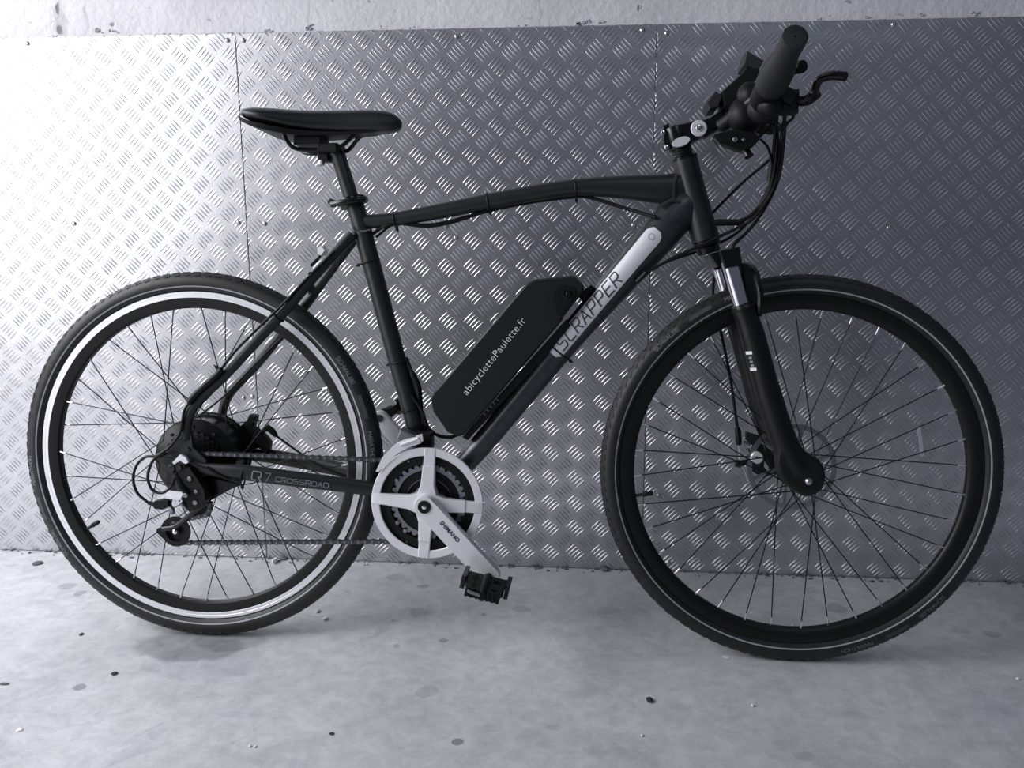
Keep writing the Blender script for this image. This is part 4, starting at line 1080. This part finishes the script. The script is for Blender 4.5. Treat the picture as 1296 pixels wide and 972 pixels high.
# front brake outer down the far fork leg
cable([(918, 316, .045), (905, 345, .062), (903, 380, .064), (912.5, 421, .066), (924, 477, .066), (931, 525, .060), (934, 548, .056)], .0028)
b = MB(); b.tube(xs([(933, 541, .057), (934, 546, .056), (935, 559, .055), (935, 563, .055)]), [.004, .0058, .0058, .0045], 12); b.build('cable_boot', m_blk, bike)
cable([(935, 562, .055), (935.5, 586, .055)], .0009, m=m_nip)
# under the top tube
cable([(470, 297, .016), (486, 287, -.010), (508, 282.5, -.006), (535, 285, -.004), (560, 282.5, 0), (591, 274.5, 0), (620, 265.8, 0), (675, 254.5, 0), (728, 248.5, 0), (752, 251.5, 0), (796, 265, -.012), (830, 275, -.028)], .0033)
cable([(476, 300, .014), (500, 284, .006), (540, 287, .005), (575, 281, .004), (618, 267.5, .003), (675, 256, .003), (727, 249.5, .003)], .0024)
# along the seat stay to the derailleur
cable([(423, 318, -.034), (386, 355, -.046), (360.5, 382.5, -.055), (329.6, 412.5, -.063), (300, 442, -.070), (279, 468, -.075)], .0026)
b = MB(); b.tube(smoothpath(xs([(281, 466, -.075), (275, 474, -.077), (257, 490, -.079), (243, 504, -.082), (239, 511, -.083)]), 4), [.003] + [.0055] * 15 + [.0032], 12); b.build('cable_connector', m_blk, bike)
cable([(240, 509, -.083), (233, 521, -.084), (229, 545, -.085), (222, 557, -.086), (212, 568, -.088), (197, 577, -.09), (184, 578.5, -.09), (173, 589, -.09), (168.5, 606, -.09), (174, 624, -.09), (188, 636.5, -.09)], .0026)
cable([(212, 573, -.085), (198, 579, -.095), (191, 588, -.098), (187, 604, -.1), (192, 619, -.1), (204, 624, -.1), (215.5, 617, -.1), (221.5, 605, -.098)], .0026)
cable([(262, 591, -.085), (275, 600, -.084), (290, 607, -.082), (305, 611, -.080)], .0026)
cable([(202, 578, -.09), (222, 578, -.088), (240, 585, -.087), (262, 593, -.085), (275, 600, -.084)], .0022)
cable([(356, 428, -.01), (318, 466, -.03), (285, 500, -.045), (250, 528, -.05)], .0018)
# far side: brake outer from the caliper along the chain stay
cable([(349, 551, .06), (375, 570, .058), (405, 590, .050), (440, 606, .04)], .0023)
# wiring from the battery to the motor
cable([(521, 500, -.012), (535, 522, -.012), (540, 538, -.012), (552, 550, -.012), (570, 553, -.01), (582, 549, 0)], .0030)
cable([(524, 505, -.004), (537, 528, -.004), (544, 543, -.004), (556, 552.5, -.004), (573, 554.5, -.004)], .0022)
b = MB(); b.tube(smoothpath(xs([(517, 463, -.004), (524, 478, -.004), (529, 490, -.004), (531, 512, -.004), (533, 530, -.004)]), 4), [.004] * 3 + [.0062] * 11 + [.0035] * 3, 12); b.build('cable_connector', m_blk, bike)
cable([(514, 452, -.004), (521, 470, -.006), (526, 490, -.006), (533, 520, -.006), (537, 545, -.01)], .0028)


def tie(P, ra, rb, d):
    """a zip tie ring round a tube of half sizes ra (in plane) and rb (sideways) whose direction is d"""
    d = d.normalized(); U = Vector((-d.z, 0, d.x)); vs = []
    pts = [P + U * (ra * math.cos(2 * PI * k / 24)) + Vector((0, rb * math.sin(2 * PI * k / 24), 0)) for k in range(24)]
    b = MB(); b.tube(pts, .0016, 6, closed=True); q = P - U * (ra + .002); b.box(q, (.005, .005, .006)); b.tube([q, q - U * .006 + d * .001], .0012, 6)
    b.build('zip_tie', m_blk, bike)


tie(X(500.5, 278.5), .0140, .0152, X(540, 270) - X(500, 277.5)); tie(X(618, 256.2), .0162, .0170, X(640, 251) - X(600, 259)); tie(X(728.5, 239), .0175, .0188, X(740, 237.4) - X(700, 241))
for (u, v) in [(464, 332), (502, 458), (515, 519)]: tie(X(u + 3.5, v), .0184, .0182, (X(502.5, 456) - X(459, 293)))
tie(X(281, 471, -.064), .0118, .0115, X(286, 473, -.064) - X(323, 433, -.055)); tie(X(352, 401, -.048), .0125, .0115, X(286, 473, -.064) - X(323, 433, -.055)); tie(X(308, 603.5, -.073), .017, .0105, X(376, 606, -.06) - X(311, 598, -.07))
tie(X(707.5, 444.5), .0250, .0240, dd)
# light reflector clip on the seat stay
b = MB(); pl = [X(*p, 0) for p in [(404, 314), (409, 311.5), (414, 317), (409, 324), (405, 322)]]; b.prism([(p.x, p.z) for p in pl], -.012, .012, ch=.001); b.build('rear_reflector', m_clear, bike, 'small pale rear reflector')
b = MB(); b.tube(xs([(409, 318, 0), (402, 328, 0), (394, 336, -.02)]), .003, 8); b.build('reflector_bracket', m_blk, bike)
b = MB(); b.box(X(394, 364, 0), (.006, .03, .012)); b.build('bridge_plate', m_clear, bike)

# ------------------------------------------------------------------ loose bits on the floor
m_pale = mat('pale_chip', (.78, .77, .80), .8); m_dkc = mat('dark_chip', (.03, .03, .033), .9); m_leaf = mat('dry_leaf', (.10, .10, .105), .85)


def chip(name, cat, label, u, v, wpx, dpx, h, m, seed, sharp=False):
    rnd = random.Random(seed); x, y = on_floor(u, v); x1, _ = on_floor(u + wpx / 2, v); _, y1 = on_floor(u, v - dpx / 2); rx, ry = abs(x1 - x), abs(y1 - y)
    b = MB(); b.ball((0, 0, 0), 1, 8); b.v = [(p[0] * rx * rnd.uniform(.75, 1.1), p[1] * ry * rnd.uniform(.75, 1.1), h * .5 + p[2] * h * .5 * (1 if p[2] < 0 else rnd.uniform(.7, 1.1))) for p in b.v]
    mn = min(p[2] for p in b.v); b.v = [(p[0], p[1], p[2] - mn) for p in b.v]
    o = b.build(name, m, smooth=not sharp); o.location = (x, y, 0); o['label'] = label; o['category'] = cat; o['group'] = 'loose bits on the concrete floor'; return o


chip('pebble', 'pebble', 'black pebble alone on the concrete between the two wheels', 822, 887.5, 11, 7, .006, m_dkc, 1)
chip('leaf', 'leaf', 'dark dry leaf lying by the wall behind the rear wheel', 48, 713.5, 14, 6, .004, m_leaf, 2, True)
chip('dirt_clod', 'dirt', 'small dark clod on the pale floor below the left of the rear tyre', 103, 803.5, 6, 4, .003, m_dkc, 3)
chip('dirt_clod', 'dirt', 'dark clod just in front of the damp patch under the rear wheel', 145, 853, 9, 5, .003, m_dkc, 4, True)
chip('splinter', 'splinter', 'long dark splinter at the left edge of the floor', 5, 866, 14, 4, .002, m_leaf, 5, True)
chip('splinter', 'splinter', 'white sliver on the bright concrete at the bottom left', 25, 924, 9, 6, .002, m_pale, 6, True)
chip('mortar_crumb', 'crumb', 'white crumb beside the rear tyre, the upper one of a close pair', 402, 774.5, 6, 5, .006, m_pale, 7)
chip('mortar_crumb', 'crumb', 'white crumb beside the rear tyre, the lower one of a close pair', 411.5, 784.5, 7, 5, .006, m_pale, 8)
chip('mortar_crumb', 'crumb', 'upright white chip at the foot of the wall seen through the rear wheel', 348, 712, 6, 7, .012, m_pale, 9, True)
chip('mortar_crumb', 'crumb', 'right one of two tiny white crumbs near the bottom edge', 323, 945.5, 4, 3, .003, m_pale, 10)
chip('mortar_crumb', 'crumb', 'left one of two tiny white crumbs near the bottom edge', 316.5, 945, 4, 3, .003, m_pale, 11)
chip('dirt_clod', 'dirt', 'dark flake on the floor near the bottom edge under the crankset', 420, 929, 8, 4, .002, m_dkc, 12, True)
chip('splinter', 'splinter', 'thin white sliver in front of the front tyre', 919, 832, 11, 4, .0015, m_pale, 13, True)
chip('mortar_crumb', 'crumb', 'white speck on the floor below the front wheel', 952.5, 894, 5, 3, .004, m_pale, 14)
chip('mortar_crumb', 'crumb', 'white crumb at the right edge of the floor', 1288, 860, 5, 3, .004, m_pale, 15)
chip('mortar_crumb', 'crumb', 'white fleck on the floor inside the front wheel', 1003, 792, 5, 2, .003, m_pale, 16)
chip('mortar_crumb', 'crumb', 'white speck on the floor below the black pebble', 812.5, 931.5, 4, 3, .003, m_pale, 17)
